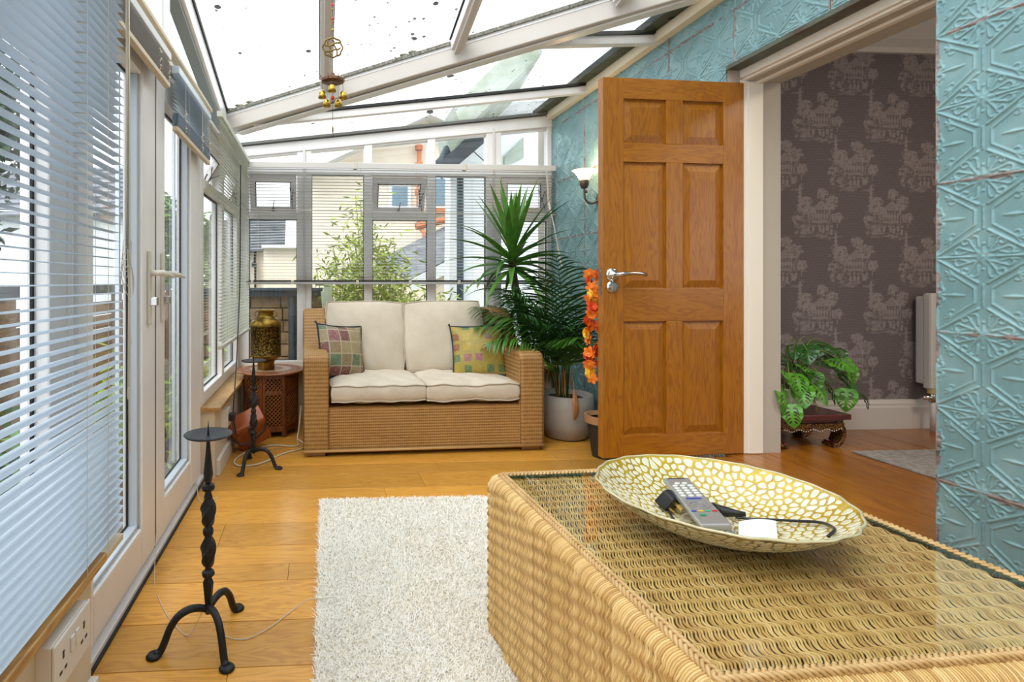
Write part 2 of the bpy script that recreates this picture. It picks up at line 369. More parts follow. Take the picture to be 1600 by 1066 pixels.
t3 = obj('trim_3', MB().box(-.74, -.60, 3.34, 4.87, .41, .435).box(-.74, -.60, -1.6, 1.58, .41, .435), SILLW, bevel=.004); tag(t3, 'oak window sill on the left dwarf wall', 'sill', kind='structure')
t4 = obj('trim_4', MB().box(-.60, 2.12, 4.74, 4.90, .42, .445), SILLW, bevel=.004); tag(t4, 'oak window sill under the back windows', 'sill', kind='structure')

XG = -.775                                           # glass plane of the left wall
def seal_y(parent, y0, y1, z0, z1, x=-.748): obj('seal', MB().box(x-.02, x-.013, y0, y1, z0, z0+.007).box(x-.02, x-.013, y0, y1, z1-.007, z1).box(x-.02, x-.013, y0, y0+.007, z0, z1).box(x-.02, x-.013, y1-.009, y1, z0, z1), SEAL, parent)
def ramp_z(y): return 2.46+.235*(4.25-y)-.018        # height of the near roof over the left wall
win2 = thing('window_1', 'left window over the far dwarf wall, half covered by a blind', 'window', kind='structure')
obj('frame', MB().box(-.80, -.72, 3.34, 3.43, .435, 2.15).box(-.80, -.72, 4.79, 4.88, .435, 2.39).box(-.80, -.72, 4.07, 4.15, .435, 2.15).box(-.799, -.721, 3.43, 4.79, .435, .51), WHITE, win2, bevel=.006)
obj('rail', MB().box(-.795, -.715, 3.43, 4.79, 1.78, 1.84), WHITE, win2, bevel=.006)
for a, b in ((3.43,4.07),(4.15,4.79)):
    obj('pane', MB().box(XG-.004, XG+.004, a, b, .51, 1.78), GLASS, win2); seal_y(win2, a, b, .51, 1.78)
def opener_y(parent, y0, y1, z0, z1, ang):            # top-hung sash pushed outwards
    s = thing_part('opening_sash', parent, (-.76, 0, z1))
    s.rotation_euler = (0, ang, 0); h = z1-z0
    return s
def thing_part(name, parent, loc):
    o = bpy.data.objects.new(name, None); COL.objects.link(o); o.parent = parent; o.location = loc; return o
def sash(parent, w, h, M):
    m = MB().box(0, w, -.05, 0, -.055, 0).box(0, w, -.05, 0, -h, -h+.055).box(0, .055, -.05, 0, -h+.055, -.055).box(w-.055, w, -.05, 0, -h+.055, -.055)
    o = obj('opening_sash', m, WHITE2, parent, bevel=.006); o.matrix_local = M
    obj('pane', MB().box(.05, w-.05, -.028, -.022, -h+.05, -.05), GLASS, o)
    obj('seal', MB().box(.05, w-.05, -.052, -.0505, -.062, -.054).box(.05, .058, -.052, -.0505, -h+.05, -.05).box(w-.058, w-.05, -.052, -.0505, -h+.05, -.05), SEAL, o)
    obj('catch', MB().box(w/2-.012, w/2+.012, -.075, -.05, -h+.01, -h+.035).tube([(w/2,-.07,-h+.02),(w/2+.004,-.09,-h+.07),(w/2+.012,-.085,-h+.11)], .005, 6), mat('catch_dark', (.10,.085,.06), .4, .5), o)
    obj('stay', MB().beam((w-.05,-.02,-h+.06),(w-.03,-.09,-.12),.008,.006).beam((w-.03,-.1,-h+.03),(w-.06,-.02,-.10),.008,.006), mat('stay_metal', (.2,.19,.18), .4, .7), o)
    return o
for a, b, an in ((3.44,4.06,.55),(4.16,4.78,.25)):
    sash(win2, b-a, .29, Matrix.Translation((-.745, a, 2.13)) @ Euler((0,0,PI/2)).to_matrix().to_4x4() @ Euler((an,0,0)).to_matrix().to_4x4())
win3 = thing('window_2', 'tall left window behind the big pale blue blind', 'window', kind='structure')
obj('frame', MB().box(-.80, -.72, 1.50, 1.60, .435, 2.15).box(-.80, -.72, .62, .70, .435, 2.15).box(-.80, -.72, -.3, -.2, .435, 2.15).box(-.799, -.721, -1.6, 1.50, .435, .51), WHITE, win3, bevel=.006)
for a, b in ((.70,1.50),(-.2,.62),(-1.6,-.3)):
    obj('pane', MB().box(XG-.004, XG+.004, a, b, .51, 2.15), GLASS, win3); seal_y(win3, a, b, .51, 2.15)

# transom and upper lights of the left wall
w4 = thing('window_3', 'sloping upper lights above the left transom', 'window', kind='structure')
obj('transom', MB().box(-.80, -.71, -1.6, 4.88, 2.15, 2.24).box(-.71, -.685, -1.6, 4.80, 2.195, 2.225), WHITE, w4, bevel=.006)
obj('transom_ledge', MB().box(-.70, -.66, -1.6, 3.40, 2.24, 2.262), CREAM, w4, bevel=.004)
obj('raking_rail', MB().prism([(4.30, ramp_z(4.30)-.10), (4.30, ramp_z(4.30)), (-1.6, ramp_z(-1.6)), (-1.6, ramp_z(-1.6)-.10)], -.80, -.705, 'x'), WHITE, w4, bevel=.006)
obj('raking_rail', MB().prism([(4.30, ramp_z(4.30)-.13), (4.30, ramp_z(4.30)-.095), (-1.6, ramp_z(-1.6)-.095), (-1.6, ramp_z(-1.6)-.13)], -.79, -.725, 'x'), mat('grey_bead', (.25,.28,.28), .5), w4)
for y0, y1 in ((2.52,2.64),(1.40,1.52),(.2,.3)):
    obj('mullion', MB().box(-.795, -.712, y0, y1, 2.24, ramp_z(y1)-.09), WHITE, w4, bevel=.006)
for y0, y1 in ((2.64,4.2),(1.52,2.52),(.3,1.40),(-1.6,.2)):
    obj('pane', MB().prism([(y0,2.24),(y1,2.24),(y1,max(2.25, ramp_z(y1)-.1)),(y0,ramp_z(y0)-.1)], XG-.004, XG+.004, 'x'), GLASS, w4)
    obj('seal', MB().box(-.765, -.75, y0, y0+.008, 2.24, ramp_z(y0)-.1).box(-.765, -.75, y0, y1, 2.24, 2.248), SEAL, w4)

# french doors
door = thing('door_1', 'white framed glazed double doors to the garden', 'door', kind='structure')
obj('door_frame', MB().box(-.80, -.72, 1.60, 1.64, .0, 2.15).box(-.81, -.72, 3.22, 3.34, .0, 2.15), WHITE, door, bevel=.006)
obj('threshold', MB().box(-.80, -.725, 1.58, 3.34, 0, .05).box(-.73, -.70, 1.58, 3.36, 0, .028), WHITE2, door, bevel=.004)
obj('threshold_seal', MB().box(-.70, -.692, 1.57, 3.36, 0, .012), SEAL, door)
def leaf(y0, y1, s0, s1):
    z0, z1 = .055, 2.15
    l = obj('door_leaf', MB().box(-.79, -.71, y0, y0+s0, z0, z1).box(-.79, -.71, y1-s1, y1, z0, z1).box(-.79, -.712, y0+s0, y1-s1, z0, .21).box(-.79, -.712, y0+s0, y1-s1, 2.03, z1), WHITE, door, bevel=.007)
    obj('glazing_bead', MB().box(-.765, -.725, y0+s0, y0+s0+.018, .21, 2.03).box(-.765, -.725, y1-s1-.018, y1-s1, .21, 2.03).box(-.765, -.725, y0+s0, y1-s1, .21, .228), mat('blue_bead', (.42,.47,.52), .3), l, bevel=.004)
    seal_y(l, y0+s0+.016, y1-s1-.016, .226, 2.03)
    obj('pane', MB().box(XG-.004, XG+.004, y0+s0, y1-s1, .2, 2.04), GLASS, l)
    obj('spacer_bar', MB().box(-.80, -.785, y0+s0+.03, y0+s0+.04, .23, 2.03).box(-.80, -.785, y1-s1-.05, y1-s1-.035, .23, 2.03), mat('spacer', (.55,.58,.6), .3, .6), l)
    return l
la = leaf(1.64, 2.40, .12, .17); lb = leaf(2.415, 3.21, .13, .16)
obj('seal', MB().box(-.78, -.712, 2.40, 2.415, .05, 2.12).box(-.78, -.715, 3.21, 3.22, .05, 2.12), SEAL, door)
def lever(parent, y, flip):
    hw = mat('handle_white', (.70,.66,.58), .25)
    obj('handle_plate', MB().box(-.71, -.698, y-.018, y+.018, 1.02, 1.33), hw, parent, bevel=.006)
    obj('lever_handle', MB().tube([(-.70,y,1.235),(-.66,y,1.235),(-.655,y+.03*flip,1.234),(-.655,y+.18*flip,1.222)], [.013,.013,.014,.008], 10), hw, parent, smooth=True)
    obj('lock_cylinder', MB().box(-.70, -.67, y-.012, y+.012, 1.10, 1.135), CHROME, parent, bevel=.003)
lever(la, 2.30, 1); lever(lb, 2.49, 1)

# ------------------------------------------------------------------ back windows
YB = 4.87
wb_ = thing('window_4', 'five-bay white back window above the sofa', 'window', kind='structure')
cols = [(-.72,-.63),(-.205,-.075),(.395,.47),(.97,1.045),(1.51,1.65),(2.08,2.125)]
def topz(x): return 2.39+.118*(x+.72)
for i, (a, b) in enumerate(cols):
    obj('mullion', MB().box(a, b, YB, YB+.08, .44, topz(a)-.03), WHITE, wb_, bevel=.007)
    if i in (1,4): obj('joint_strip', MB().box((a+b)/2-.012, (a+b)/2+.012, YB-.012, YB, .5, topz(a)-.06), WHITE2, wb_, bevel=.004)
obj('transom', MB().box(-.70, 2.12, YB-.006, YB+.075, 2.155, 2.245), WHITE, wb_, bevel=.007)
obj('bottom_rail', MB().box(-.70, 2.12, YB-.004, YB+.075, .44, .495), WHITE, wb_, bevel=.007)
obj('raking_rail', MB().prism([(-.8, topz(-.8)), (2.125, topz(2.125)), (2.125, topz(2.125)-.105), (-.8, topz(-.8)-.09)], YB-.01, YB+.09, 'y'), WHITE, wb_, bevel=.006)
obj('raking_rail', MB().prism([(-.66, topz(-.66)-.085), (2.1, topz(2.1)-.10), (2.1, topz(2.1)-.125), (-.66, topz(-.66)-.105)], YB+.005, YB+.07, 'y'), WHITE2, wb_, bevel=.003)
for i in range(5):
    a, b = cols[i][1], cols[i+1][0]
    obj('pane', MB().prism([(a,2.24),(b,2.24),(b,topz(b)-.09),(a,topz(a)-.09)], YB+.04, YB+.048, 'y'), GLASS, wb_)
    if i in (0,2,4):
        obj('rail', MB().box(a, b, YB-.002, YB+.07, 1.755, 1.825), WHITE, wb_, bevel=.007)
        sash(wb_, b-a-.01, .325, Matrix.Translation((a+.005, YB+.06, 2.15)) @ Euler((.0 if i == 4 else .35 if i == 2 else .14,0,0)).to_matrix().to_4x4())
        top = 1.755
    else: top = 2.155
    obj('pane', MB().box(a, b, YB+.04, YB+.048, .495, top), GLASS, wb_)
    obj('seal', MB().box(a, b, YB+.02, YB+.04, top-.008, top).box(a, a+.006, YB+.02, YB+.04, .5, top).box(b-.006, b, YB+.02, YB+.04, .5, top).box(a, b, YB+.02, YB+.04, .495, .501), SEAL, wb_)

# ------------------------------------------------------------------ roof
roof = thing('ceiling', 'sloping glazed conservatory roof with grey-white bars', 'roof', kind='structure')
def zA(x, y): return 2.46+.235*(4.25-y)+.02*(x+.72)
def zB(x): return 2.40+.118*(x+.72)
def bar(mb, p, q, w, h): mb.beam(p, q, w, h)
for x in (.04, .85, 1.66):
    Yv = 4.25-(x+.72)*.508
    for nm, w, h, dz, m in (('roof_bar', .075, .07, .0, WHITE),('bar_seal', .09, .012, .014, SEAL),('bar_flange', .035, .022, -.068, WHITE2)):
        obj(nm, MB().beam((x, Yv-.10, zA(x,Yv-.10)+dz), (x, -1.6, zA(x,-1.6)+dz), w, h), m, roof, bevel=.005 if h > .02 else 0)
obj('roof_bar', MB().beam((-.75, 4.25, zA(-.75,4.25)+.03), (-.75, -1.6, zA(-.75,-1.6)+.03), .09, .05), WHITE, roof, bevel=.005)
obj('bar_seal', MB().beam((-.705, 4.2, zA(-.7,4.2)+.035), (-.705, -1.6, zA(-.7,-1.6)+.035), .02, .03), SEAL, roof)
S = Vector((-.74, 4.27, 2.455)); E_ = Vector((2.12, 2.80, 2.862))
obj('valley_beam', MB().beam(S, E_, .13, .112), mat('valley_beam_white', (.60,.56,.52), .45), roof, bevel=.006)
obj('valley_beam_lip', MB().beam(S+Vector((-.02,-.055,.012)), E_+Vector((-.02,-.055,.012)), .02, .022), mat('lip_white', (.85,.86,.88), .3), roof)
obj('valley_beam_core', MB().beam(S+Vector((.12,-.03,-.11)), E_+Vector((0,0,-.110)), .075, .014), WHITE, roof, bevel=.006)
obj('lichen_gutter', MB().beam(S+Vector((0,-.065,.035)), E_+Vector((0,-.065,.035)), .045, .022), mat('lichen', (.32,.31,.27), .9, c2=(.10,.10,.08), sc_=60, bump=1, bsc=80), roof)
for k in range(7):                                    # clumps of moss on the gutter
    t = R.choice([.015,.05,.08,.34,.45,.47,.66]); p = S.lerp(E_, t)+Vector((R.uniform(-.02,.02), -.07, .045))
    obj('moss_clump', MB().sphere(p, (.035,.02,.012), 8, 5), mat('moss', (.10,.10,.05), .95, c2=(.30,.30,.18), sc_=50), roof, smooth=True)
for Yr in (4.15, 3.27):
    xv = -.72+(4.25-Yr)/.508
    for nm, w, h, dz, m in (('rafter', .05, .055, .0, WHITE),('rafter_seal', .075, .02, .022, SEAL)):
        obj(nm, MB().beam((xv+(.075 if Yr < 4 else .02), Yr, zB(xv)+dz+(.062 if Yr < 4 else 0)), (2.1, Yr, zB(2.1)+dz), w, h), m, roof, bevel=.004 if m is WHITE else 0)
obj('eaves_bar', MB().beam((-.76, 5.0, 2.40), (-.76, 4.2, 2.40), .09, .07), WHITE, roof, bevel=.005)
obj('eaves_seal', MB().beam((-.74, 4.86, zB(-.74)+.018), (2.10, 4.86, zB(2.1)+.018), .06, .022), mat('grey_seal', (.13,.13,.12), .7), roof)
# panes: near slope between bars, far slope between rafters
xb = [-.75, .04, .85, 1.66, 2.12]
for a, b in zip(xb[:-1], xb[1:]):
    ya, yb = 4.25-(a+.72)*.508, 4.25-(b+.72)*.508
    obj('roof_pane', MB().add([(a,-1.6,zA(a,-1.6)+.012),(b,-1.6,zA(b,-1.6)+.012),(b,yb,zA(b,yb)+.012),(a,ya,zA(a,ya)+.012)], [(0,1,2,3)]), ROOFGLASS, roof)
yr = [5.0, 4.15, 3.27, 2.78]
for a, b in zip(yr[:-1], yr[1:]):
    xa = -.76 if a > 4.25 else -.72+(4.25-a)/.508; xb_ = -.72+(4.25-b)/.508
    if a > 4.25: vs = [(-.76,a),(2.12,a),(2.12,b),(xb_,b),(-.72,4.27)]
    else: vs = [(xa,a),(2.12,a),(2.12,b),(min(xb_,2.12),b)]
    obj('roof_pane', MB().add([(x,y,zB(x)+.012) for x,y in vs], [tuple(range(len(vs)))]), ROOFGLASS, roof)

# ------------------------------------------------------------------ oak door
HX, HY = 2.20, 2.70; ang = math.atan2(.035, .775)
od_ = thing('door_2', 'open six-panel oak door with chrome lever handle, standing on the raised floor', 'door', (HX, HY, .306), PI+ang, kind='structure')
DW, DH = .775, 1.928   # local x runs from the hinge to the free edge; +y faces the camera side
def dx(px): return (1161-px)/223*DW
def dz(py): return (714-py)/589*DH
th_ = .044
obj('stile', MB().box(0, dx(1128), -th_, 0, 0, DH), OAKV, od_, bevel=.0015)
obj('stile', MB().box(dx(970), DW, -th_, 0, 0, DH), OAKV, od_, bevel=.0015)
rails = [(0, dz(680)), (dz(503), dz(452)), (dz(255), dz(226)), (dz(157), DH)]
for a, b in rails: obj('rail', MB().box(dx(1128), dx(970), -th_, 0, a, b), OAKH, od_, bevel=.0015)
for (a0, a1), (b0, b1) in zip(rails[:-1], rails[1:]):
    obj('muntin', MB().box(dx(1063), dx(1037), -th_, 0, a1, b0), OAKV, od_, bevel=.0015)
    for x0, x1 in ((dx(1128), dx(1063)), (dx(1037), dx(970))):
        z0, z1 = a1, b0; q = .042; d0 = -.014; d1 = -.004
        vs = [(x0,d0,z0),(x1,d0,z0),(x1,d0,z1),(x0,d0,z1)]+[(x0+.006,d0,z0+.006),(x1-.006,d0,z0+.006),(x1-.006,d0,z1-.006),(x0+.006,d0,z1-.006)]+[(x0+q,d1,z0+q),(x1-q,d1,z0+q),(x1-q,d1,z1-q),(x0+q,d1,z1-q)]
        fs = [(i, (i+1)%4, (i+1)%4+4, i+4) for i in range(4)]+[(i+4, (i+1)%4+4, (i+1)%4+8, i+8) for i in range(4)]+[(8,9,10,11)]
        vs += [(x, -.04-(y+.0)*0, z) for x, y, z in vs[:4]]; fs += [(12,15,14,13)]
        obj('panel', MB().add(vs, [f[::-1] for f in fs]), OAKV, od_)
lk = thing_part('handle', od_, (dx(952), 0, dz(430)))
lk2 = obj('rose', MB().lathe([(.0,-.001),(.034,-.001),(.034,.006),(.026,.012),(.014,.013),(.013,.03),(0,.03)], 28, Matrix.Rotation(-PI/2, 4, 'X')), CHROME, lk, smooth=True)
obj('lever', MB().tube([(0,.03,0),(0,.055,0),(-.012,.062,.001),(-.04,.062,.003),(-.075,.062,.005),(-.115,.06,.004),(-.148,.056,-.002)], [.009,.010,.011,.011,.009,.010,.009], 12, TR(0,0,0,s=(1,1,1))), CHROME, lk, smooth=True)
tt = obj('thumb_turn', MB().lathe([(.0,-.001),(.03,-.001),(.03,.006),(.022,.011),(0,.011)], 28, TR(dx(951.5),0,dz(449),-PI/2)).box(-.016,.016,.01,.03,-.008,.008, TR(dx(951.5),0,dz(449),0,.5,0)), CHROME, od_, bevel=.002)
LP = mat('latch_plate', (.35,.33,.30), .35, .9, c2=(.18,.16,.13), sc_=60)
obj('latch_plate', MB().box(DW-.001, DW+.002, -.034, -.010, dz(430)-.03, dz(430)+.035).box(DW, DW+.007, -.028, -.016, dz(430)-.008, dz(430)+.008), LP, od_)
obj('latch_plate', MB().box(DW-.001, DW+.002, -.034, -.010, dz(462), dz(440)).box(DW, DW+.004, -.028, -.016, dz(455), dz(446)), LP, od_)
for z in (.2, .95, 1.7): obj('hinge', MB().tube([(-.004,-.048,z-.045),(-.004,-.048,z+.045)], .006, 8), CHROME, od_)

# ------------------------------------------------------------------ venetian blinds
def slat_mesh(L, w=.031, axis='y', mat_=SLAT, name='slat'):
    n = 5; vs = []; fs = []
    for i in range(n+1):
        t = i/n-.5; z = .0022*(1-4*t*t)
        vs += [(t*w, 0, z), (t*w, L, z)] if axis == 'y' else [(0, t*w, z), (L, t*w, z)]
    k = len(vs)
    for x, y, z in vs[:k]: vs.append((x, y, z-.0004))
    for i in range(n):
        a, b, c, d = 2*i, 2*i+1, 2*i+3, 2*i+2
        fs += [(a,b,c,d), (a+k,d+k,c+k,b+k)]
    me = mesh(MB().add(vs, fs), name); me.materials.append(mat_); smooth_mesh(me); return me
def blind(name, label, x, y0, y1, ztop, zbot, pitch, mat_, axis='y', group=None, stack=0, rail=RAILC, tilt=.10, cords=(), cordm=CORD, hang=None, rh=.022, slw=.031):
    L = y1-y0
    t = thing(name, label, 'blind', (x, y0, 0) if axis == 'y' else (y0, x, 0), group=group)
    def bx(m, a, b, c, d, z0, z1): return m.box(a, b, c, d, z0, z1) if axis == 'y' else m.box(c, d, a, b, z0, z1)
    obj('headrail', bx(MB(), -.018, .018, 0, L, ztop-.005, ztop+.03), mat_ if rail is not BLIND_DARK else WHITE2, t, bevel=.003)
    sm = slat_mesh(L-.012, slw, mat_=mat_, axis=axis)
    n = int((ztop-zbot-stack*.0035-.02)/pitch)
    for i in range(n):
        z = ztop-.02-i*pitch
        M = TR(0, .006, z, 0, tilt, 0) if axis == 'y' else TR(.006, 0, z, -tilt, 0, 0)
        put(sm, 'slat', t, M)
    for i in range(stack): put(sm, 'slat', t, TR(R.uniform(-.002,.002), .006, zbot+rh/2+.004+i*.0035, 0, 0, 0) if axis == 'y' else TR(.006, 0, zbot+.012+i*.0035))
    obj('bottom_rail', bx(MB(), -.013, .013, 0, L, zbot-rh/2, zbot+rh/2), rail, t, bevel=.003)
    for c in cords:
        for q in (-slw/2-.001, slw/2+.001):
            obj('ladder_cord', (MB().tube([(q, c, ztop), (q, c, zbot)], .0008, 4) if axis == 'y' else MB().tube([(c, q, ztop), (c, q, zbot)], .0008, 4)), cordm, t)
        for i in range(0, n, 1):
            if axis == 'y' and L > 1.1 and i % 1 == 0 and c == cords[-1]: pass
    return t
b1 = blind('venetian_blind', 'large pale blue-white venetian blind nearest the viewer at far left', -.62, .35, 1.725, 2.18, .412, .0262, SLAT, cords=(.55, 1.10, 1.24), rh=.02, tilt=.03, slw=.034)
rm = MB()
for i in range(66): rm.box(-.0165, .0165, 1.0975, 1.1025, 2.16-i*.0262-.0016, 2.16-i*.0262-.0006)
obj('ladder_rung', rm, CORD, b1, kind='stuff')
# loose pull cords knotted beside the blind's edge
pc = MB()
for k, (dy, zb) in enumerate(((.012, .85), (.022, 1.02), (.03, .78))):
    pc.tube([(.016, 1.375+dy, 2.18), (.018, 1.375+dy*.6, 1.7), (.02, 1.385, 1.30), (.022, 1.388+dy*.3, 1.2), (.02, 1.38+dy, zb)], .0014, 5)
for k in range(5):
    a = k*1.3; pc.tube([(.02+.01*math.cos(a+t), 1.385+.025*math.sin(a+t)*(1+.3*k), 1.28+.05*math.cos(t*1.3+a)-.02*k) for t in np.linspace(0, 5, 14)], .0012, 4)
pc.lathe([(.004,.0),(.006,.01),(.005,.035),(0,.04)], 10, TR(.02, 1.40, .83)).lathe([(.004,.0),(.006,.01),(.005,.035),(0,.04)], 10, TR(.02, 1.41, 1.0))
obj('pull_cord', pc, CORD, b1)
obj('tilt_wand', MB().tube([(.02,1.398,2.18),(.022,1.402,1.5),(.022,1.402,.66)], .003, 6), mat('clear_wand', (.62,.58,.45), .2), b1)
b2 = blind('venetian_blind', 'raised blind bunched at the top of the nearer glazed door leaf', -.665, 1.74, 2.42, 2.165, 2.055, .02, SLATB, stack=22, cords=(.12,.55))
b3 = blind('venetian_blind', 'half-gathered blind with fanned slats on the farther glazed door leaf', -.665, 2.55, 3.29, 2.165, 1.905, .018, SLAT, stack=17, cords=(.2,.5), tilt=.5)
b3.rotation_euler = (0, 0, 0)
for b, L in ((b2, .68), (b3, .74)):
    for c in (.14, .52, L-.03):
        km = MB(); zb = 2.07 if b is b2 else 1.93
        for i in range(9): km.sphere((.012+.004*math.sin(i*2), c+.005*math.cos(i*1.7), zb+.012*i*(.8 if b is b2 else 1)), .0065, 6, 5)
        km.tube([(.014,c,2.19),(.014,c,zb)], .0015, 5)
        obj('knotted_cord', km, CORD, b)
b4 = blind('venetian_blind', 'greenish white blind hanging from ceiling height over the far left window', -.625, 3.44, 4.80, 2.235, .785, .0228, SLATG, cords=(.2,.7,1.2), tilt=.52, slw=.027, rail=mat('blind_foot', (.62,.60,.52), .4))
b5 = blind('venetian_blind', 'wide white blind lowered halfway across the back windows', 4.80, -.64, 2.14, 2.205, 1.185, .0275, SLATB, axis='x', cords=(.1,.45,1.0,1.5,2.0,2.6), tilt=.04, rail=mat('foot_rail_grey', (.42,.42,.42), .4), rh=.02)
obj('valance', MB().box(0, 2.78, -.024, -.014, 2.195, 2.245), mat('valance_white', (.62,.60,.58), .4), b5, bevel=.003)
obj('gathered_slats', MB().box(0, 2.76, -.013, .013, 1.196, 1.212), BLIND_DARK, b5)
for x in (.05,.4,.97,1.44,1.88,2.35): obj('cord_clip', MB().box(x-.012, x+.012, -.018, .016, 1.175, 1.212), CORD, b5, bevel=.003)
for x in (.95, 1.93): obj('bracket', MB().box(x-.015, x+.015, -.03, .02, 2.19, 2.25), CORD, b5, bevel=.003)
obj('pull_cord', MB().tube([(2.68,-.02,2.2),(2.69,-.022,1.95),(2.705,-.10,1.7),(2.73,-.14,1.5),(2.74,-.2,1.3)], .0045, 6).tube([(2.67,-.02,2.2),(2.685,-.03,1.9),(2.70,-.12,1.7),(2.72,-.2,1.36)], .0035, 6), CORD, b5)
for x in (.15, 1.05): obj('cross_tie', MB().tube([(0,-.015,1.83),(2.76,-.015,1.80)], .004, 6), mat('tie_grey', (.45,.43,.40), .6), b5) if x < .5 else None

# ------------------------------------------------------------------ wicker materials
def wicker(name, c1, c2, c3, row=.03, strand=.007, st=.5, axis_rows='v'):
    t = NT(name); uv = t.n('UVMap').outputs[0]; s = t.n('SeparateXYZ', Vector=uv)
    u, v = s.outputs['X'], s.outputs['Y']
    wob = t.math('MULTIPLY', t.math('SUBTRACT', t.noise(uv, 9, 2), .5), .006)
    us = t.math('SINE', t.math('MULTIPLY', t.math('ADD', u, wob), 2*PI/strand)); us = t.math('ADD', t.math('MULTIPLY', us, .5), .5)
    vs = t.math('SINE', t.math('MULTIPLY', v, 2*PI/row)); vs = t.math('ADD', t.math('MULTIPLY', vs, .5), .5)
    h = t.math('MULTIPLY', t.math('POWER', us, .6), t.math('ADD', .35, t.math('MULTIPLY', vs, .65)))
    n = t.noise(uv, 30, 4, .7); big = t.noise(uv, 3.5, 3)
    f = t.math('ADD', t.math('MULTIPLY', h, .62), t.math('ADD', t.math('MULTIPLY', n, .28), t.math('MULTIPLY', big, .22)))
    col = t.ramp(f, [(.22, c3), (.5, c2), (.8, c1)])
    t.bsdf(Base_Color=col, Roughness=.5, Normal=t.bump(h, st, .004)); return t.m
WICK = wicker('woven_rattan', (.60,.36,.13), (.42,.215,.060), (.13,.055,.014), .028, .0065)

def surf(fn, nu, nv, name, m, parent, rows=True, amp=.0022, row=.028, flip=False, nm=None):
    """fn(i/nu, j/nv) -> (point, normal, u_m, v_m); ridged displacement in v"""
    P = []; UV = []
    for i in range(nu+1):
        for j in range(nv+1):
            p, n, a, b = fn(i/nu, j/nv)
            d = amp*(.5+.5*math.sin(b*2*PI/row)) if rows else 0
            P.append((p[0]+n[0]*d, p[1]+n[1]*d, p[2]+n[2]*d)); UV.append((a, b))
    F = gridF(nu+1, nv+1)
    if flip: F = F[:, ::-1]
    me = npmesh(name, P, F, UV); smooth_mesh(me)
    return link(name, me, m, parent)
def path_len(pts):
    L = [0]
    for a, b in zip(pts[:-1], pts[1:]): L.append(L[-1]+math.dist(a, b))
    return L
def resample(pts, step):
    L = path_len(pts); n = max(2, int(L[-1]/step)); out = []; k = 0
    for i in range(n+1):
        s = L[-1]*i/n
        while k < len(L)-2 and L[k+1] < s: k += 1
        t = (s-L[k])/max(1e-9, L[k+1]-L[k]); out.append([a+(b-a)*t for a, b in zip(pts[k], pts[k+1])])
    return out, L[-1]/n
def rounded(poly, r, n=6, closed=True):
    out = []; K = len(poly)
    for i in range(K):
        p = Vector(poly[i])
        if not closed and i in (0, K-1): out.append(tuple(p)); continue
        a = Vector(poly[i-1]); b = Vector(poly[(i+1) % K]); rr = r[i] if isinstance(r, list) else r
        da = (a-p); db = (b-p); rr = min(rr, da.length*.49, db.length*.49)
        p0 = p+da.normalized()*rr; p1 = p+db.normalized()*rr
        for k in range(n+1):
            t = k/n; out.append(tuple((1-t)**2*p0+2*t*(1-t)*p+t*t*p1))
    return out
def loft_rounded(path, x0, x1, rc, name, m, parent, step=.0055, amp=.0025, row=.028):
    """a woven slab: closed-over path in (y,z) swept across x, with rounded shoulders and two flat sides handled apart"""
    pts, st = resample(path, step); n = len(pts); cross = []
    w = x1-x0; q = 5
    for k in range(q+1): a = PI/2*k/q; cross.append((x0+rc-rc*math.cos(a), -rc+rc*math.sin(a)))
    for k in range(1, 6): cross.append((x0+rc+(w-2*rc)*k/6, 0))
    for k in range(q+1): a = PI/2*(1-k/q); cross.append((x1-rc+rc*math.cos(a), -rc+rc*math.sin(a)))
    CL = path_len(cross); P = []; UV = []
    for i, p in enumerate(pts):
        a = pts[max(i-1, 0)]; b = pts[min(i+1, n-1)]; ty, tz = b[0]-a[0], b[1]-a[1]; l = math.hypot(ty, tz)+1e-9; ny, nz_ = -tz/l, ty/l
        s = i*st; d = amp*(.5+.5*math.sin(s*2*PI/row))
        for (cx, cd), cl in zip(cross, CL):
            dd = cd+d; P.append((cx+(d if cx > (x0+x1)/2 and cd < -rc*.9 else -d if cd < -rc*.9 else 0), p[0]+ny*dd, p[1]+nz_*dd)); UV.append((cl, s))
    me = npmesh(name, P, gridF(n, len(cross)), UV); smooth_mesh(me)
    return link(name, me, m, parent)
def side_patch(x, fn_top, y0, y1, z0, name, parent, out, m=WICK, ny=110, nz=26, flip=False):
    def f(i, j):
        y = y0+(y1-y0)*i; zt = fn_top(y); z = z0+(zt-z0)*j
        return ((x, y, z), (out, 0, 0), y, z)
    return surf(f, ny, nz*3, name, m, parent, flip=flip)

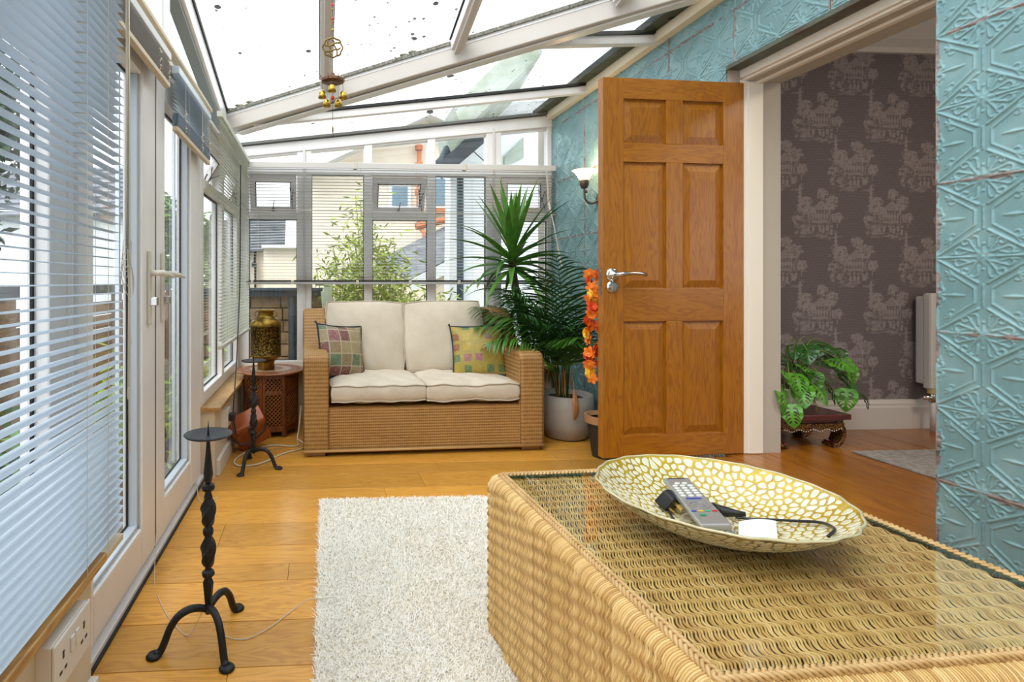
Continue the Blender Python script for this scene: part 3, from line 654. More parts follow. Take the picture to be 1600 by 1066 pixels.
# ------------------------------------------------------------------ sofa
SFOOT = mat('sofa_foot', (.42,.26,.11), .5)
sofa = thing('wicker_sofa', 'two-seat woven wicker sofa with cream cushions under the back windows', 'sofa', (-.112, 3.715, 0), .033)
SWd, SD = 1.70, .88
def arm_top(y):                                       # height of the arm along its depth
    if y < .42: return .70
    t = min(1, (y-.42)/.26); t = t*t*(3-2*t); return .70+.275*t
ap = [(.0, .035), (.0, .70)]+[(y_, arm_top(y_)) for y_ in np.linspace(.10, .78, 30)]+[(SD, .975), (SD, .5)]
ap = [ap[0]]+rounded([(0,.035),(0,.70),(.2,.70)], .06, 8, False)[1:-1]+ap[3:-2]+rounded([(.70,.975),(SD,.975),(SD,.4)], .05, 6, False)[1:]
for x0, x1 in ((0, .175), (1.53, 1.70)):
    arm = loft_rounded(ap, x0, x1, .022, 'arm', WICK, sofa)
    for x, o_ in ((x0, -1), (x1, 1)):
        s_ = side_patch(x+(.0 if o_ < 0 else 0), lambda y: (arm_top(y) if y > .06 else .70-.045*(1-y/.06)**2)-.02, .004, SD-.004, .035, 'arm_side', arm, o_, ny=70, flip=(o_ > 0))
    for f0, f1 in ((.03,.16),(SD-.16,SD-.03)): obj('foot', MB().box(x0+.02, x0+.15, f0, f1, 0, .036), SFOOT, sofa, bevel=.004)
def fr_(i, j): x = .172+(1.362)*i; z = .04+.292*j; return ((x, .012, z), (0,-1,0), x, z*1.45)
ap_ = surf(fr_, 200, 80, 'front_apron', WICK, sofa, amp=.0015)
def fr2(i, j): x = .172+1.362*i; y_ = .012+.6*j; return ((x, y_, .332), (0,0,1), x, y_)
surf(fr2, 40, 60, 'seat_deck', WICK, ap_)
obj('base_trim', MB().tube([(.0,-.004,.04),(1.70,-.004,.04)], .009, 8), mat('rattan_cane', (.50,.29,.11), .5), sofa, smooth=True)
def bk(i, j):
    x = .172+1.362*i; s = j
    pts = [(.66,.33),(.74,.955),(.76,.978),(.80,.985),(.86,.975),(.875,.94),(.875,.04)]
    return None
bp = [(.66,.33)]+rounded([(.66,.33),(.735,.98),(.88,.98),(.88,.04)], .035, 6, False)[1:]
pts_, st_ = resample(bp, .006)
P = []; UV = []
for i in range(61):
    x = .17+1.365*i/60
    for k, p in enumerate(pts_):
        a = pts_[max(k-1,0)]; b = pts_[min(k+1,len(pts_)-1)]; l = math.dist(a,b)+1e-9; d = .0025*(.5+.5*math.sin(k*st_*2*PI/.028))
        P.append((x, p[0]-(b[1]-a[1])/l*d, p[1]+(b[0]-a[0])/l*d)); UV.append((x, k*st_))
link('backrest', npmesh('backrest', P, gridF(61, len(pts_)), UV), WICK, sofa, smooth=True)

LINEN = NT('cream_linen'); uvp = LINEN.obj(); wv = LINEN.math('ADD', LINEN.noise(LINEN.mapping(uvp, (1,1,14)), 60, 2), LINEN.noise(LINEN.mapping(uvp, (14,1,1)), 60, 2))
LINEN.bsdf(Base_Color=LINEN.ramp(LINEN.noise(uvp, 6, 4), [(.3, (.62,.535,.42)), (.7, (.70,.615,.495))]), Roughness=.85, Normal=LINEN.bump(LINEN.math('ADD', wv, LINEN.math('MULTIPLY', LINEN.noise(uvp, 7, 3), 3)), .45, .006)); LINEN = LINEN.m
PIPING = mat('piping_beige', (.50,.43,.33), .8)
def cushion(name, parent, w, d, h, puff, M, m=LINEN, seed=1, sag=0, n=40, side=.8, piping=PIPING):
    """box cushion lying flat: w along x, d along y; edge band height h, crowned by puff"""
    rr = random.Random(seed); ph = [rr.uniform(0, 6) for _ in range(6)]
    def outline(a, b):                                # squircle-rounded rectangle plus slight wobble
        k = .10; x = a*(1-k*b*b*.45); y_ = b*(1-k*a*a*.45)
        return x*w/2*(1+.012*math.sin(3*b+ph[0])), y_*d/2*(1+.012*math.sin(3*a+ph[1]))
    vs = []; fs = []
    def zt(a, b): return h/2*(side+(1-side)*(1-a**4)*(1-b**4))+puff*((1-a*a)*(1-b*b))**.55+.006*math.sin(5*a+ph[2])*math.sin(4*b+ph[3])-sag*math.exp(-(a*a+b*b)*2)+ .003*math.sin(13*a+7*b+ph[4])
    for s in (1, -1):
        for i in range(n+1):
            for j in range(n+1):
                a, b = -1+2*i/n, -1+2*j/n; x, y_ = outline(a, b); vs.append((x, y_, s*zt(a, b)))
    N1 = (n+1)**2
    for i in range(n):
        for j in range(n):
            q = i*(n+1)+j; fs.append((q, q+n+1, q+n+2, q+1)); fs.append((N1+q, N1+q+1, N1+q+n+2, N1+q+n+1))
    ring = [i*(n+1) for i in range(n+1)]+[n*(n+1)+j for j in range(1, n+1)]+[i*(n+1)+n for i in range(n-1, -1, -1)]+[j for j in range(n-1, 0, -1)]
    K = len(ring); mid = len(vs); nb = 4
    cx = Vector((0,0,0))
    for r_ in range(1, nb):
        for q in ring:
            x, y_, z = vs[q]; t = r_/nb; l = math.hypot(x, y_); bul = .012*math.sin(PI*t)
            vs.append((x+x/l*bul, y_+y_/l*bul, z*(1-2*t)))
    lay = [ring]+[[mid+(r_-1)*K+k for k in range(K)] for r_ in range(1, nb)]+[[N1+q for q in ring]]
    for A, B in zip(lay[:-1], lay[1:]):
        for k in range(K): fs.append((A[k], B[k], B[(k+1)%K], A[(k+1)%K]))
    o = obj(name, MB().add(vs, fs), m, parent, smooth=True); o.matrix_local = M
    if piping:
        pm = MB()
        for s in (1, -1): pm.tube([(vs[q][0]*1.008, vs[q][1]*1.008, s*(vs[q][2]+.001)) for q in ring], .0052, 6, closed=True)
        obj('piping', pm, piping, o, smooth=True)
    return o
SM = sofa.matrix_basis if False else Matrix.Translation((-.112, 3.715, 0)) @ Matrix.Rotation(.033, 4, 'Z')
def cush_thing(label, w, d, h, puff, M, seed, group, sag=0):
    o = cushion('seat_cushion' if 'seat' in label else 'back_cushion', None, w, d, h, puff, SM @ M, seed=seed, sag=sag)
    tag(o, label, 'cushion', group)
cush_thing('left cream seat cushion of the wicker sofa', .68, .62, .135, .035, TR(.52, .315, .425, .0, .0, .01), 2, 'cream sofa cushions', .018)
cush_thing('right cream seat cushion of the wicker sofa', .68, .62, .135, .035, TR(1.195, .315, .42, .0, .0, -.01), 5, 'cream sofa cushions', .022)
cush_thing('left cream back cushion leaning on the wicker sofa', .64, .56, .13, .05, TR(.49, .635, .755, 1.36, .02, 0), 8, 'cream sofa cushions')
cush_thing('right cream back cushion leaning on the wicker sofa', .65, .56, .13, .05, TR(1.13, .63, .755, 1.37, -.03, 0), 11, 'cream sofa cushions')

def patchwork(name, stops, n, line, seed):
    t = NT(name); uv = t.obj(); p = t.mapping(uv, (n, n, 1), (.5+seed, .3+seed, 0))
    s = t.n('SeparateXYZ', Vector=p); fx = t.math('FRACT', s.outputs['X']); fy = t.math('FRACT', s.outputs['Y'])
    cell = t.n('CombineXYZ', X=t.math('FLOOR', s.outputs['X']), Y=t.math('FLOOR', s.outputs['Y'])).outputs[0]
    r = t.n('TexWhiteNoise', Vector=cell).outputs['Value']; nd = t.ramp(r, stops); t.t.nodes[-1]
    for q in t.t.nodes:
        if q.type == 'VALTORGB': q.color_ramp.interpolation = 'CONSTANT'
    ex = t.math('MINIMUM', fx, t.math('SUBTRACT', 1, fx)); ey = t.math('MINIMUM', fy, t.math('SUBTRACT', 1, fy)); e = t.math('LESS_THAN', t.math('MINIMUM', ex, ey), line)
    emb = t.noise(uv, 70, 4, .8); col = t.mix(t.math('MULTIPLY', t.math('GREATER_THAN', emb, .56), .45), nd, (.62,.50,.18) if seed else (.55,.48,.30))
    col = t.mix(e, col, (.42,.33,.06) if seed else (.55,.48,.33)); col = t.mix(t.math('MULTIPLY', t.noise(uv, 25, 3), .5), col, (.10,.07,.03))
    t.bsdf(Base_Color=col, Roughness=.5, Normal=t.bump(emb, .6, .004)); return t.m
PW1 = patchwork('patchwork_muted', [(0,(.10,.20,.12)),(.15,(.32,.22,.12)),(.35,(.20,.05,.06)),(.5,(.42,.33,.18)),(.7,(.30,.10,.13)),(.85,(.36,.28,.17))], 11, .045, 0)
PW2 = patchwork('patchwork_golden', [(0,(.45,.33,.04)),(.2,(.10,.20,.08)),(.35,(.50,.36,.05)),(.5,(.38,.12,.18)),(.62,(.42,.30,.05)),(.75,(.30,.10,.05)),(.87,(.45,.45,.38))], 12, .17, 1)
NAVY = mat('navy_trim', (.012,.03,.05), .8)
def pillow(label, M, m, seed):
    rr = random.Random(seed)
    n = 28; w = .40; vs = []; fs = []
    for s in (1, -1):
        for i in range(n+1):
            for j in range(n+1):
                a, b = -1+2*i/n, -1+2*j/n; k = .93+.07*(a*a*b*b)**.5
                x = a*(1-.09*(1-b*b)*0-.06*(1-a*a)*0)*w/2*(1-.07*(1-b*b)*abs(a)); y_ = b*w/2*(1-.07*(1-a*a)*abs(b))
                vs.append((x, y_, s*(.075*((1-a*a)*(1-b*b))**.5+.002)+.003*math.sin(7*a+5*b+seed)))
    N1 = (n+1)**2
    for i in range(n):
        for j in range(n):
            q = i*(n+1)+j; fs.append((q, q+n+1, q+n+2, q+1)); fs.append((N1+q, N1+q+1, N1+q+n+2, N1+q+n+1))
    o = obj('patchwork_cushion', MB().add(vs, fs), m, None, smooth=True); o.matrix_local = SM @ M; tag(o, label, 'cushion')
    ring = [i*(n+1) for i in range(n+1)]+[n*(n+1)+j for j in range(1, n+1)]+[i*(n+1)+n for i in range(n-1, -1, -1)]+[j for j in range(n-1, 0, -1)]
    obj('trim_cord', MB().tube([(vs[q][0]*1.01, vs[q][1]*1.01, 0) for q in ring], .007, 6, closed=True), NAVY, o, smooth=True)
    tm = MB()
    for a, b in ((-1,-1),(1,-1),(1,1),(-1,1)):
        for k in range(5): tm.tube([(a*.20,b*.20,0),(a*.215+rr.uniform(-.01,.01),b*.215+rr.uniform(-.01,.01),rr.uniform(-.01,.01))], .003, 5)
    obj('tassel', tm, NAVY, o)
pillow('muted green and red patchwork cushion leaning on the left arm', TR(.285, .39, .672, 1.30, .10, .50), PW1, 1)
pillow('golden yellow patchwork cushion by the right arm', TR(1.35, .40, .665, 1.22, -.06, -.25), PW2, 3)

# ------------------------------------------------------------------ rattan coffee table
TZ = .545; tab = thing('rattan_coffee_table', 'large woven rattan coffee table with a glass top in the foreground', 'table', (1.075, 1.345, 0), .045)
GX, GY = .43, .46                                    # half size of the glass
OX, OY = GX+.052, GY+.052                            # half size of the body
def strand_mat():
    t = NT('rattan_strand'); p = t.obj(); at_ = t.n('Attribute', {'attribute_name': 'tone'}).outputs['Fac']
    n = t.noise(t.mapping(p, (1,1,1)), 14, 3); f = t.math('ADD', t.math('MULTIPLY', at_, .6), t.math('MULTIPLY', n, .4))
    t.bsdf(Base_Color=t.ramp(f, [(.12, (.46,.25,.07)), (.45, (.68,.43,.15)), (.85, (.84,.60,.27))]), Roughness=.42); return t.m
STR = strand_mat()
def strands(paths, r, name, parent, flat=.8):
    """paths: list of (K,3) arrays -> one mesh of five-sided half canes"""
    V = []; F = []; T = []; base = 0
    for P in paths:
        P = np.asarray(P); K = len(P); t = np.gradient(P, axis=0); t /= np.linalg.norm(t, axis=1)[:,None]+1e-9
        side = P_side(P, t); up_ = np.cross(side, t); up_ /= np.linalg.norm(up_, axis=1)[:,None]+1e-9
        ang_ = np.array([-.2, .25, .5, .75, 1.2])*PI
        ring = P[:,None,:]+r*(np.cos(ang_)[None,:,None]*side[:,None,:]+flat*np.sin(ang_)[None,:,None]*up_[:,None,:])
        V.append(ring.reshape(-1,3)); i = np.arange(K-1)[:,None]*5+np.arange(4)[None,:]; i = i.ravel()+base
        F.append(np.stack([i, i+5, i+6, i+1], 1)); T.append(np.full(K*5, NR.rand())); base += K*5
    me = npmesh(name, np.concatenate(V), np.concatenate(F)); a = me.attributes.new('tone', 'FLOAT', 'POINT'); a.data.foreach_set('value', np.concatenate(T).astype(np.float32)); smooth_mesh(me)
    return link(name, me, STR, parent, kind='stuff')
_side = [None]
def P_side(P, t): return np.repeat(np.array(_side[0], float)[None,:], len(P), 0)
tp = []; pitch = .0068; stake = .043
_side[0] = (1,0,0)
for i, x in enumerate(np.arange(-GX-.004, GX+.004, pitch)):
    yy = np.linspace(-GY-.01, GY+.01, 190); ph = (i % 2)*PI
    wob = .0012*np.sin(yy*13+i*.7)+.0006*np.sin(yy*41+i*2.1)
    zz = TZ-.0135+.0014*np.sin(yy*PI/stake+ph)+.0055*np.abs(np.cos(yy*PI/stake))
    xx = x+wob+.0050*np.sin(yy*2*PI/stake+.4)
    tp.append(np.stack([xx, yy, zz], 1))
strands(tp, .0026, 'woven_top', tab)
sk = MB()
for y_ in np.arange(-GY, GY, stake): sk.tube([(-GX,y_,TZ-.0135),(GX,y_,TZ-.0135)], .0045, 6)
obj('stake', sk, mat('stake_cane', (.40,.25,.09), .5), tab, kind='stuff')
obj('core_box', MB().box(-OX+.012, OX-.012, -OY+.012, OY-.012, .03, TZ-.026), mat('core_dark', (.10,.05,.02), .9), tab)
# sides: canes run down over a rounded shoulder
def side_path(along, i, face):
    q = []; rs = .034; top_in = .008
    for k in range(4): q.append((top_in+(.052-rs-top_in)*k/3, TZ-.002+.0015*math.sin(k+i)))
    for k in range(1, 9): a = PI/2*k/8; q.append((.052-rs+rs*math.sin(a), TZ-.002-rs+rs*math.cos(a)))
    z = TZ-.036-.006
    L = []
    while z > .012: L.append((.052, z)); z -= .0062
    q += L
    out = []
    for k, (d, z) in enumerate(q):
        s = (TZ-z)
        w = .0032*math.sin(s*2*PI/.040+i*.27)+.0010*(-1)**i*math.sin(s*PI/.020) if d > .05 else .0008*(i % 2)
        lat = .0032*math.sin(s*2*PI/.040+i*.27+1.2) if d > .05 else 0
        out.append((d+w, along+lat, z))
    return out
for face in range(4):
    ps = []; half = (OY if face in (0,2) else OX)-.02; off = GX if face in (0,2) else GY
    for i, a in enumerate(np.arange(-half, half, .0060)):
        pp = np.array(side_path(a, i, face)); d = pp[:,0]+off; al = pp[:,1]; z = pp[:,2]
        if face == 0: ps.append(np.stack([-d, -al, z], 1))
        elif face == 1: ps.append(np.stack([al, -d, z], 1))
        elif face == 2: ps.append(np.stack([d, al, z], 1))
        else: ps.append(np.stack([-al, d, z], 1))
    _side[0] = {0:(0,1,0), 1:(-1,0,0), 2:(0,-1,0), 3:(1,0,0)}[face]
    # order side so that 'up' points outwards
    P0 = ps[0]; t0 = P0[30]-P0[29]; upv = np.cross(np.array(_side[0]), t0); nrm = {0:(-1,0,0),1:(0,-1,0),2:(1,0,0),3:(0,1,0)}[face]
    if np.dot(upv, nrm) < 0: _side[0] = tuple(-np.array(_side[0]))
    strands(ps, .0024, 'woven_side', tab, 1.0)
for cx_, cy_, a0 in ((-1,-1,PI), (1,-1,1.5*PI), (1,1,0), (-1,1,.5*PI)):     # rounded corners
    ps = []
    for i in range(9):
        a = a0+PI/2*(i+.5)/9; dx_, dy_ = math.cos(a), math.sin(a); pts = []
        for d, al, z in side_path(0, i+3, 0):
            rad = max(.004, d-.02); pts.append((cx_*(OX-.033)+dx_*rad, cy_*(OY-.033)+dy_*rad, z))
        pts = np.array(pts); _side[0] = (-dy_, dx_, 0)
        upv = np.cross(np.array(_side[0]), pts[30]-pts[29])
        if np.dot(upv, (dx_, dy_, 0)) < 0: _side[0] = (dy_, -dx_, 0)
        ps.append(pts)
    strands(ps, .0044, 'woven_corner', tab, .9)
bm_ = []
def braid_pt(s, phase):
    per = [(-GX-.011,-GY-.011),(GX+.011,-GY-.011),(GX+.011,GY+.011),(-GX-.011,GY+.011)]
    Ls = [2*GX+.022, 2*GY+.022]*2; k = 0
    s %= sum(Ls)
    while s > Ls[k]: s -= Ls[k]; k += 1
    a = per[k]; b = per[(k+1)%4]; t = s/Ls[k]; x = a[0]+(b[0]-a[0])*t; y_ = a[1]+(b[1]-a[1])*t
    nx, ny = {0:(0,-1),1:(1,0),2:(0,1),3:(-1,0)}[k]; return x, y_, nx, ny
tot = 2*(2*GX+.022)+2*(2*GY+.022); nB = 1500
br = MB(); period = .052
for strand_ in range(4):
    pts = []
    for i in range(nB):
        s = tot*i/nB; x, y_, nx, ny = braid_pt(s, 0); w = 2*PI*s/(tot/round(tot/period))+strand_*PI/2
        o_ = .0085*math.sin(w); z = TZ+.003+.0042*math.sin(2*w+.3); pts.append((x+nx*o_, y_+ny*o_, z))
    br.tube(pts, .0042, 6, closed=True)
obj('braided_edge', br, mat('braid_cane', (.66,.43,.19), .45, c2=(.50,.30,.11), sc_=30), tab, smooth=True)
gl = obj('glass_top', MB().box(-GX, GX, -GY, GY, TZ-.003, TZ+.005), TABLEGLASS, tab)
obj('glass_edge', MB().box(-GX, GX, -GY-.0012, -GY+.0014, TZ-.003, TZ+.0052).box(-GX, GX, GY-.0014, GY+.0012, TZ-.003, TZ+.0052).box(-GX-.0012, -GX+.0014, -GY, GY, TZ-.003, TZ+.0052).box(GX-.0014, GX+.0012, -GY, GY, TZ-.003, TZ+.0052), GLASSEDGE, gl)

# ------------------------------------------------------------------ mosaic bowl
BC = (1.035, 1.365); BR = .285; BZ = TZ+.006
bowl = thing('mosaic_bowl', 'wide shallow bowl of cream and gold mosaic holding remote, plugs and paper', 'bowl', (BC[0], BC[1], BZ), .3)
def bz(r): t = r/BR; return .006+.098*(t**2.7)
def bowl_shell(off, name, m, parent, n=72, k=26):
    vs = []; fs = []
    for q in range(k+1):
        r = BR*q/k
        for i in range(n):
            a = 2*PI*i/n; rim = 1+(.008*math.sin(a*21)+.004*math.sin(a*13+1))*(q/k)**4
            vs.append((r*rim*math.cos(a), r*rim*math.sin(a), bz(r)+off))
    for q in range(k):
        for i in range(n): fs.append((q*n+i, q*n+(i+1)%n, (q+1)*n+(i+1)%n, (q+1)*n+i))
    return obj(name, MB().add(vs, fs), m, parent, smooth=True)
GOLDG = mat('gold_grout', (.60,.42,.03), .25, .25, c2=(.42,.27,.015), sc_=30, coat=.5)
sh = bowl_shell(0, 'shell', GOLDG, bowl)
UNDER = mat('bowl_underside_glass', (.66,.60,.38), .2, c2=(.55,.48,.26), sc_=20, coat=.8)
bowl_shell(-.004, 'underside', mat('under_grout', (.30,.23,.09), .3, coat=.5), bowl)
obj('rim', MB().tube([(BR*(1+(.008*math.sin(a*21)+.004*math.sin(a*13+1)))*math.cos(a), BR*(1+(.008*math.sin(a*21)+.004*math.sin(a*13+1)))*math.sin(a), bz(BR)-.0015) for a in np.linspace(0, 2*PI, 160, endpoint=False)], .0032, 6, closed=True), UNDER, bowl, smooth=True)
obj('foot_ring', MB().lathe([(.07,0),(.085,0),(.09,.006),(.08,.012),(.07,.01)], 40, cap=False), UNDER, bowl, smooth=True)
def relax_cells(n, rad):
    pts = []; g = rad*1.9/math.sqrt(n)
    while len(pts) < n:
        p = (NR.uniform(-rad, rad), NR.uniform(-rad, rad))
        if math.hypot(*p) > rad*.975: continue
        if all((p[0]-q[0])**2+(p[1]-q[1])**2 > (g*.72)**2 for q in pts): pts.append(p)
        elif NR.rand() < .002: g *= .995
    return np.array(pts)
def voronoi(pts, rad):
    bd = [(rad*.99*math.cos(a), rad*.99*math.sin(a)) for a in np.linspace(0, 2*PI, 60, endpoint=False)]; cells = []
    for i, p in enumerate(pts):
        d = np.hypot(*(pts-p).T); nb = np.argsort(d)[1:16]; poly = [(p[0]+.06*math.cos(a), p[1]+.06*math.sin(a)) for a in np.linspace(0, 2*PI, 14, endpoint=False)]
        lims = [((p[0]+pts[j][0])/2, (p[1]+pts[j][1])/2, pts[j][0]-p[0], pts[j][1]-p[1]) for j in nb]
        r0 = math.hypot(*p)+1e-9; lims.append((p[0]/r0*rad*.985, p[1]/r0*rad*.985, p[0], p[1]))
        for mx, my, nx, ny in lims:
            out = []
            for a, b in zip(poly, poly[1:]+poly[:1]):
                da = (a[0]-mx)*nx+(a[1]-my)*ny; db = (b[0]-mx)*nx+(b[1]-my)*ny
                if da <= 0: out.append(a)
                if da*db < 0: t = da/(da-db); out.append((a[0]+(b[0]-a[0])*t, a[1]+(b[1]-a[1])*t))
            poly = out
            if len(poly) < 3: break
        if len(poly) >= 3: cells.append(poly)
    return cells
cellsP = voronoi(relax_cells(560, BR), BR)
def tiles(sign, shrink, h, m, name):
    mb = MB()
    for poly in cellsP:
        cx_ = sum(p[0] for p in poly)/len(poly); cy_ = sum(p[1] for p in poly)/len(poly); sm_ = []
        K = len(poly)
        for i in range(K):                            # soften corners
            a = poly[i-1]; b = poly[i]; c = poly[(i+1)%K]
            for (u, v) in ((.28*a[0]+.72*b[0], .28*a[1]+.72*b[1]), (.28*c[0]+.72*b[0], .28*c[1]+.72*b[1])):
                dx_, dy_ = u-cx_, v-cy_; l = math.hypot(dx_, dy_)+1e-9; k = max(.25, 1-shrink/l); sm_.append((cx_+dx_*k, cy_+dy_*k))
        n = len(sm_); f_ = lambda x, y_, o: (x, y_, bz(math.hypot(x, y_))+o)
        vs = [f_(x, y_, sign*.0002-(.004 if sign < 0 else 0)) for x, y_ in sm_]+[f_(cx_+(x-cx_)*.82, cy_+(y_-cy_)*.82, sign*h-(.004 if sign < 0 else 0)) for x, y_ in sm_]
        fs = [(i, (i+1)%n, (i+1)%n+n, i+n) for i in range(n)]+[tuple(range(n, 2*n))]
        mb.add(vs, fs if sign > 0 else [f[::-1] for f in fs])
    return obj(name, mb, m, bowl, kind='stuff')
tiles(1, .0024, .0017, mat('mosaic_cream', (.74,.71,.53), .12, c2=(.66,.62,.45), sc_=40, coat=.8), 'mosaic_tile')
tiles(-1, .0016, .0015, UNDER, 'mosaic_tile')

def inbowl(x, y_): r = math.hypot(x-BC[0], y_-BC[1]); return BZ+bz(r)
# remote control
def lie(x0, y0, x1, y1, lift=.004):
    a = Vector((x0, y0, inbowl(x0, y0)+lift)); b = Vector((x1, y1, inbowl(x1, y1)+lift)); d = (b-a); L = d.length; d.normalize()
    s = d.cross(Vector((0,0,1))).normalized(); n = s.cross(d).normalized()
    M = Matrix((s, d, n)).transposed().to_4x4(); M.translation = (a+b)/2; return M, L
M_, L_ = lie(.940, 1.232, 1.043, 1.542, .010); M_ = Matrix.Translation((0,0,.024)) @ M_ @ Matrix.Rotation(-.12, 4, 'Y')
SILV = mat('remote_silver', (.34,.34,.33), .3, .4); rem = obj('remote_control', MB().box(-.034, .034, -.155, .155, -.008, .008), SILV, None, bevel=.005); rem.matrix_world = M_
tag(rem, 'silver remote control lying in the mosaic bowl', 'remote control')
KEY = mat('key_light', (.66,.66,.62), .4)
kc = {'blue': (.03,.07,.42), 'yellow': (.75,.45,.02), 'green': (.02,.38,.20), 'red': (.55,.02,.02), 'darkgreen': (.0,.28,.12)}
KM = {k: mat('key_'+k, v, .35) for k, v in kc.items()}
km = mesh(MB().lathe([(.0065,0),(.0065,.0018),(.005,.003),(0,.003)], 10, cap=False), 'key'); km.materials.append(KEY); smooth_mesh(km)
for r_ in range(6):
    for c_ in range(3 if r_ else 2): put(km, 'key', rem, TR((c_-1)*.019+(.01 if not r_ else 0), .105-r_*.0175, .008, s=(1.15,.75,1)))
obj('key', MB().box(-.018,.018,-.004,.0,.008,.0105), KM['blue'], rem)
obj('dial', MB().tube([(.023*math.cos(a),-.045+.020*math.sin(a),.0085) for a in np.linspace(0,2*PI,24,endpoint=False)], .0012, 6, closed=True).tube([(.012*math.cos(a),-.045+.010*math.sin(a),.0085) for a in np.linspace(0,2*PI,20,endpoint=False)], .001, 6, closed=True), mat('dial_grey', (.28,.28,.28), .3, .4), rem)
for i, k in enumerate(('blue','yellow','green','red')): obj('key', MB().box(-.030+i*.0155,-.018+i*.0155,-.083+i*.0,-.077,.008,.0105), KM[k], rem, bevel=.0012)
obj('key', MB().box(-.018,-.005,-.108,-.098,.008,.011), KM['darkgreen'], rem, bevel=.002)
obj('sensor_window', MB().box(-.022,.022,.142,.148,.006,.0086), BLACKP, rem)
def pf(name, label, mb, m, cat, smooth=False, bevel=0, **kw): o = obj(name, mb, m, None, smooth=smooth, bevel=bevel); return tag(o, label, cat, **kw)
# black mains plug left of the remote
x_, y_ = .965, 1.455; z_ = inbowl(x_, y_)+.024
pl = pf('mains_plug', 'black three-pin plug left of the remote in the bowl', MB().prism([(-.026,-.02),(.026,-.02),(.022,.02),(.008,.028),(-.008,.028),(-.022,.02)], -.018, .018, 'y', TR(x_, y_, z_, .5, .3, .5)), BLACKP, 'plug', bevel=.004)
obj('pin', MB().box(-.003,.003,-.04,-.016,.006,.014,TR(x_,y_,z_,.5,.3,.5)).box(-.013,-.009,-.034,-.016,-.012,-.005,TR(x_,y_,z_,.5,.3,.5)).box(.009,.013,-.034,-.016,-.012,-.005,TR(x_,y_,z_,.5,.3,.5)), mat('brass_pin', (.70,.45,.12), .3, .9), pl)
def lay(pts, lift): return [(a, b, inbowl(a, b)+lift) for a, b in pts]
def smoothpath(pts, n=8):
    out = []; P = [Vector(p) for p in pts]
    for i in range(len(P)-1):
        p0, p1, p2, p3 = P[max(i-1,0)], P[i], P[i+1], P[min(i+2,len(P)-1)]
        for k in range(n):
            t = k/n; out.append(.5*((2*p1)+(-p0+p2)*t+(2*p0-5*p1+4*p2-p3)*t*t+(-p0+3*p1-3*p2+p3)*t**3))
    out.append(P[-1]); return out
obj('flex', MB().tube(smoothpath(lay([(.955,1.44),(.935,1.39),(.915,1.33),(.90,1.27),(.905,1.24)], .008)), .0035, 8), BLACKP, pl, smooth=True)
# second plug with cable running right and back
cb = pf('power_cable', 'black cable with moulded connector curling round the white paper', MB().tube(smoothpath(lay([(1.105,1.385),(1.135,1.365),(1.165,1.345),(1.20,1.30),(1.215,1.25),(1.19,1.19),(1.14,1.155)], .012)), .0036, 8), BLACKP, 'cable', smooth=True)
obj('connector', MB().tube(lay([(1.060,1.418),(1.075,1.408),(1.092,1.397),(1.11,1.385),(1.125,1.374)], .022), [.017,.016,.013,.008,.006], 10), BLACKP, cb, smooth=True)
ad = pf('adaptor_plug', 'black adaptor plug with turquoise cap right of the remote', MB().lathe([(0,0),(.017,0),(.019,.01),(.018,.03),(.012,.034),(0,.036)], 16, TR(1.048, 1.415, inbowl(1.048,1.415)+.016, .9, .4, 0)), BLACKP, 'plug', smooth=True)
obj('cap', MB().lathe([(0,0),(.012,0),(.013,.012),(.010,.02),(0,.022)], 16, TR(1.062, 1.462, inbowl(1.062,1.462)+.024, -.6, .3, 0)).tube([(1.048,1.477,inbowl(1.048,1.477)+.04),(1.052,1.472,inbowl(1.052,1.472)+.054),(1.062,1.467,inbowl(1.062,1.467)+.046)], .004, 6), mat('turquoise_cap', (.05,.50,.50), .3), ad, smooth=True)
obj('collar', MB().lathe([(.013,0),(.016,.002),(.016,.014),(.013,.016)], 16, TR(1.055, 1.44, inbowl(1.055,1.44)+.026, -.6, .3, 0)), mat('brass_collar', (.40,.28,.12), .3, .8), ad, smooth=True)
pp_ = lay([(.985,1.225),(1.060,1.200),(1.160,1.318),(1.082,1.345)], .020)
pm_ = MB(); N_ = 10; vs = []; fs = []
for i in range(N_+1):
    for j in range(N_+1):
        u, v = i/N_, j/N_; a = Vector(pp_[0]).lerp(Vector(pp_[1]), u); b = Vector(pp_[3]).lerp(Vector(pp_[2]), u); p = a.lerp(b, v); vs.append((p.x, p.y, p.z+.006*math.sin(PI*u)*v+.004*u*(1-v)))
for i in range(N_):
    for j in range(N_): q = i*(N_+1)+j; fs.append((q, q+N_+1, q+N_+2, q+1))
po = pf('paper_note', 'blank white square of paper in the bowl', pm_.add(vs, fs), mat('paper_white', (.80,.80,.84), .7), 'paper')
mo_ = po.modifiers.new('thick', 'SOLIDIFY'); mo_.thickness = .0012
pf('plectrum', 'small orange guitar pick at the front of the bowl', MB().prism([(-.02,-.008),(.012,-.012),(.022,0),(.012,.012),(-.012,.010)], 0, .003, 'z', TR(.990, 1.240, inbowl(.99,1.24)+.016, .5, .1, .3)), mat('amber', (.60,.25,.01), .3), 'pick', bevel=.001)
pf('glass_pebble', 'small clear glass piece between the remote and the paper', MB().sphere((0,0,0), (.019,.014,.008), 14, 8, TR(1.005, 1.275, inbowl(1.005,1.275)+.020, .2, .2, .4)), mat('pebble_glass', (.30,.33,.33), .08, .3, coat=1), 'pebble', smooth=True)
pf('hair_grip', 'small beaded grip beside the white paper', MB().tube(smoothpath(lay([(1.075,1.375),(1.065,1.35),(1.05,1.33),(1.035,1.305)], .014)), .004, 6).sphere((1.06,1.345,inbowl(1.06,1.345)+.018), .007, 8, 6).sphere((1.045,1.318,inbowl(1.045,1.318)+.018), .006, 8, 6), mat('grip_beige', (.50,.42,.28), .4), 'grip', smooth=True)

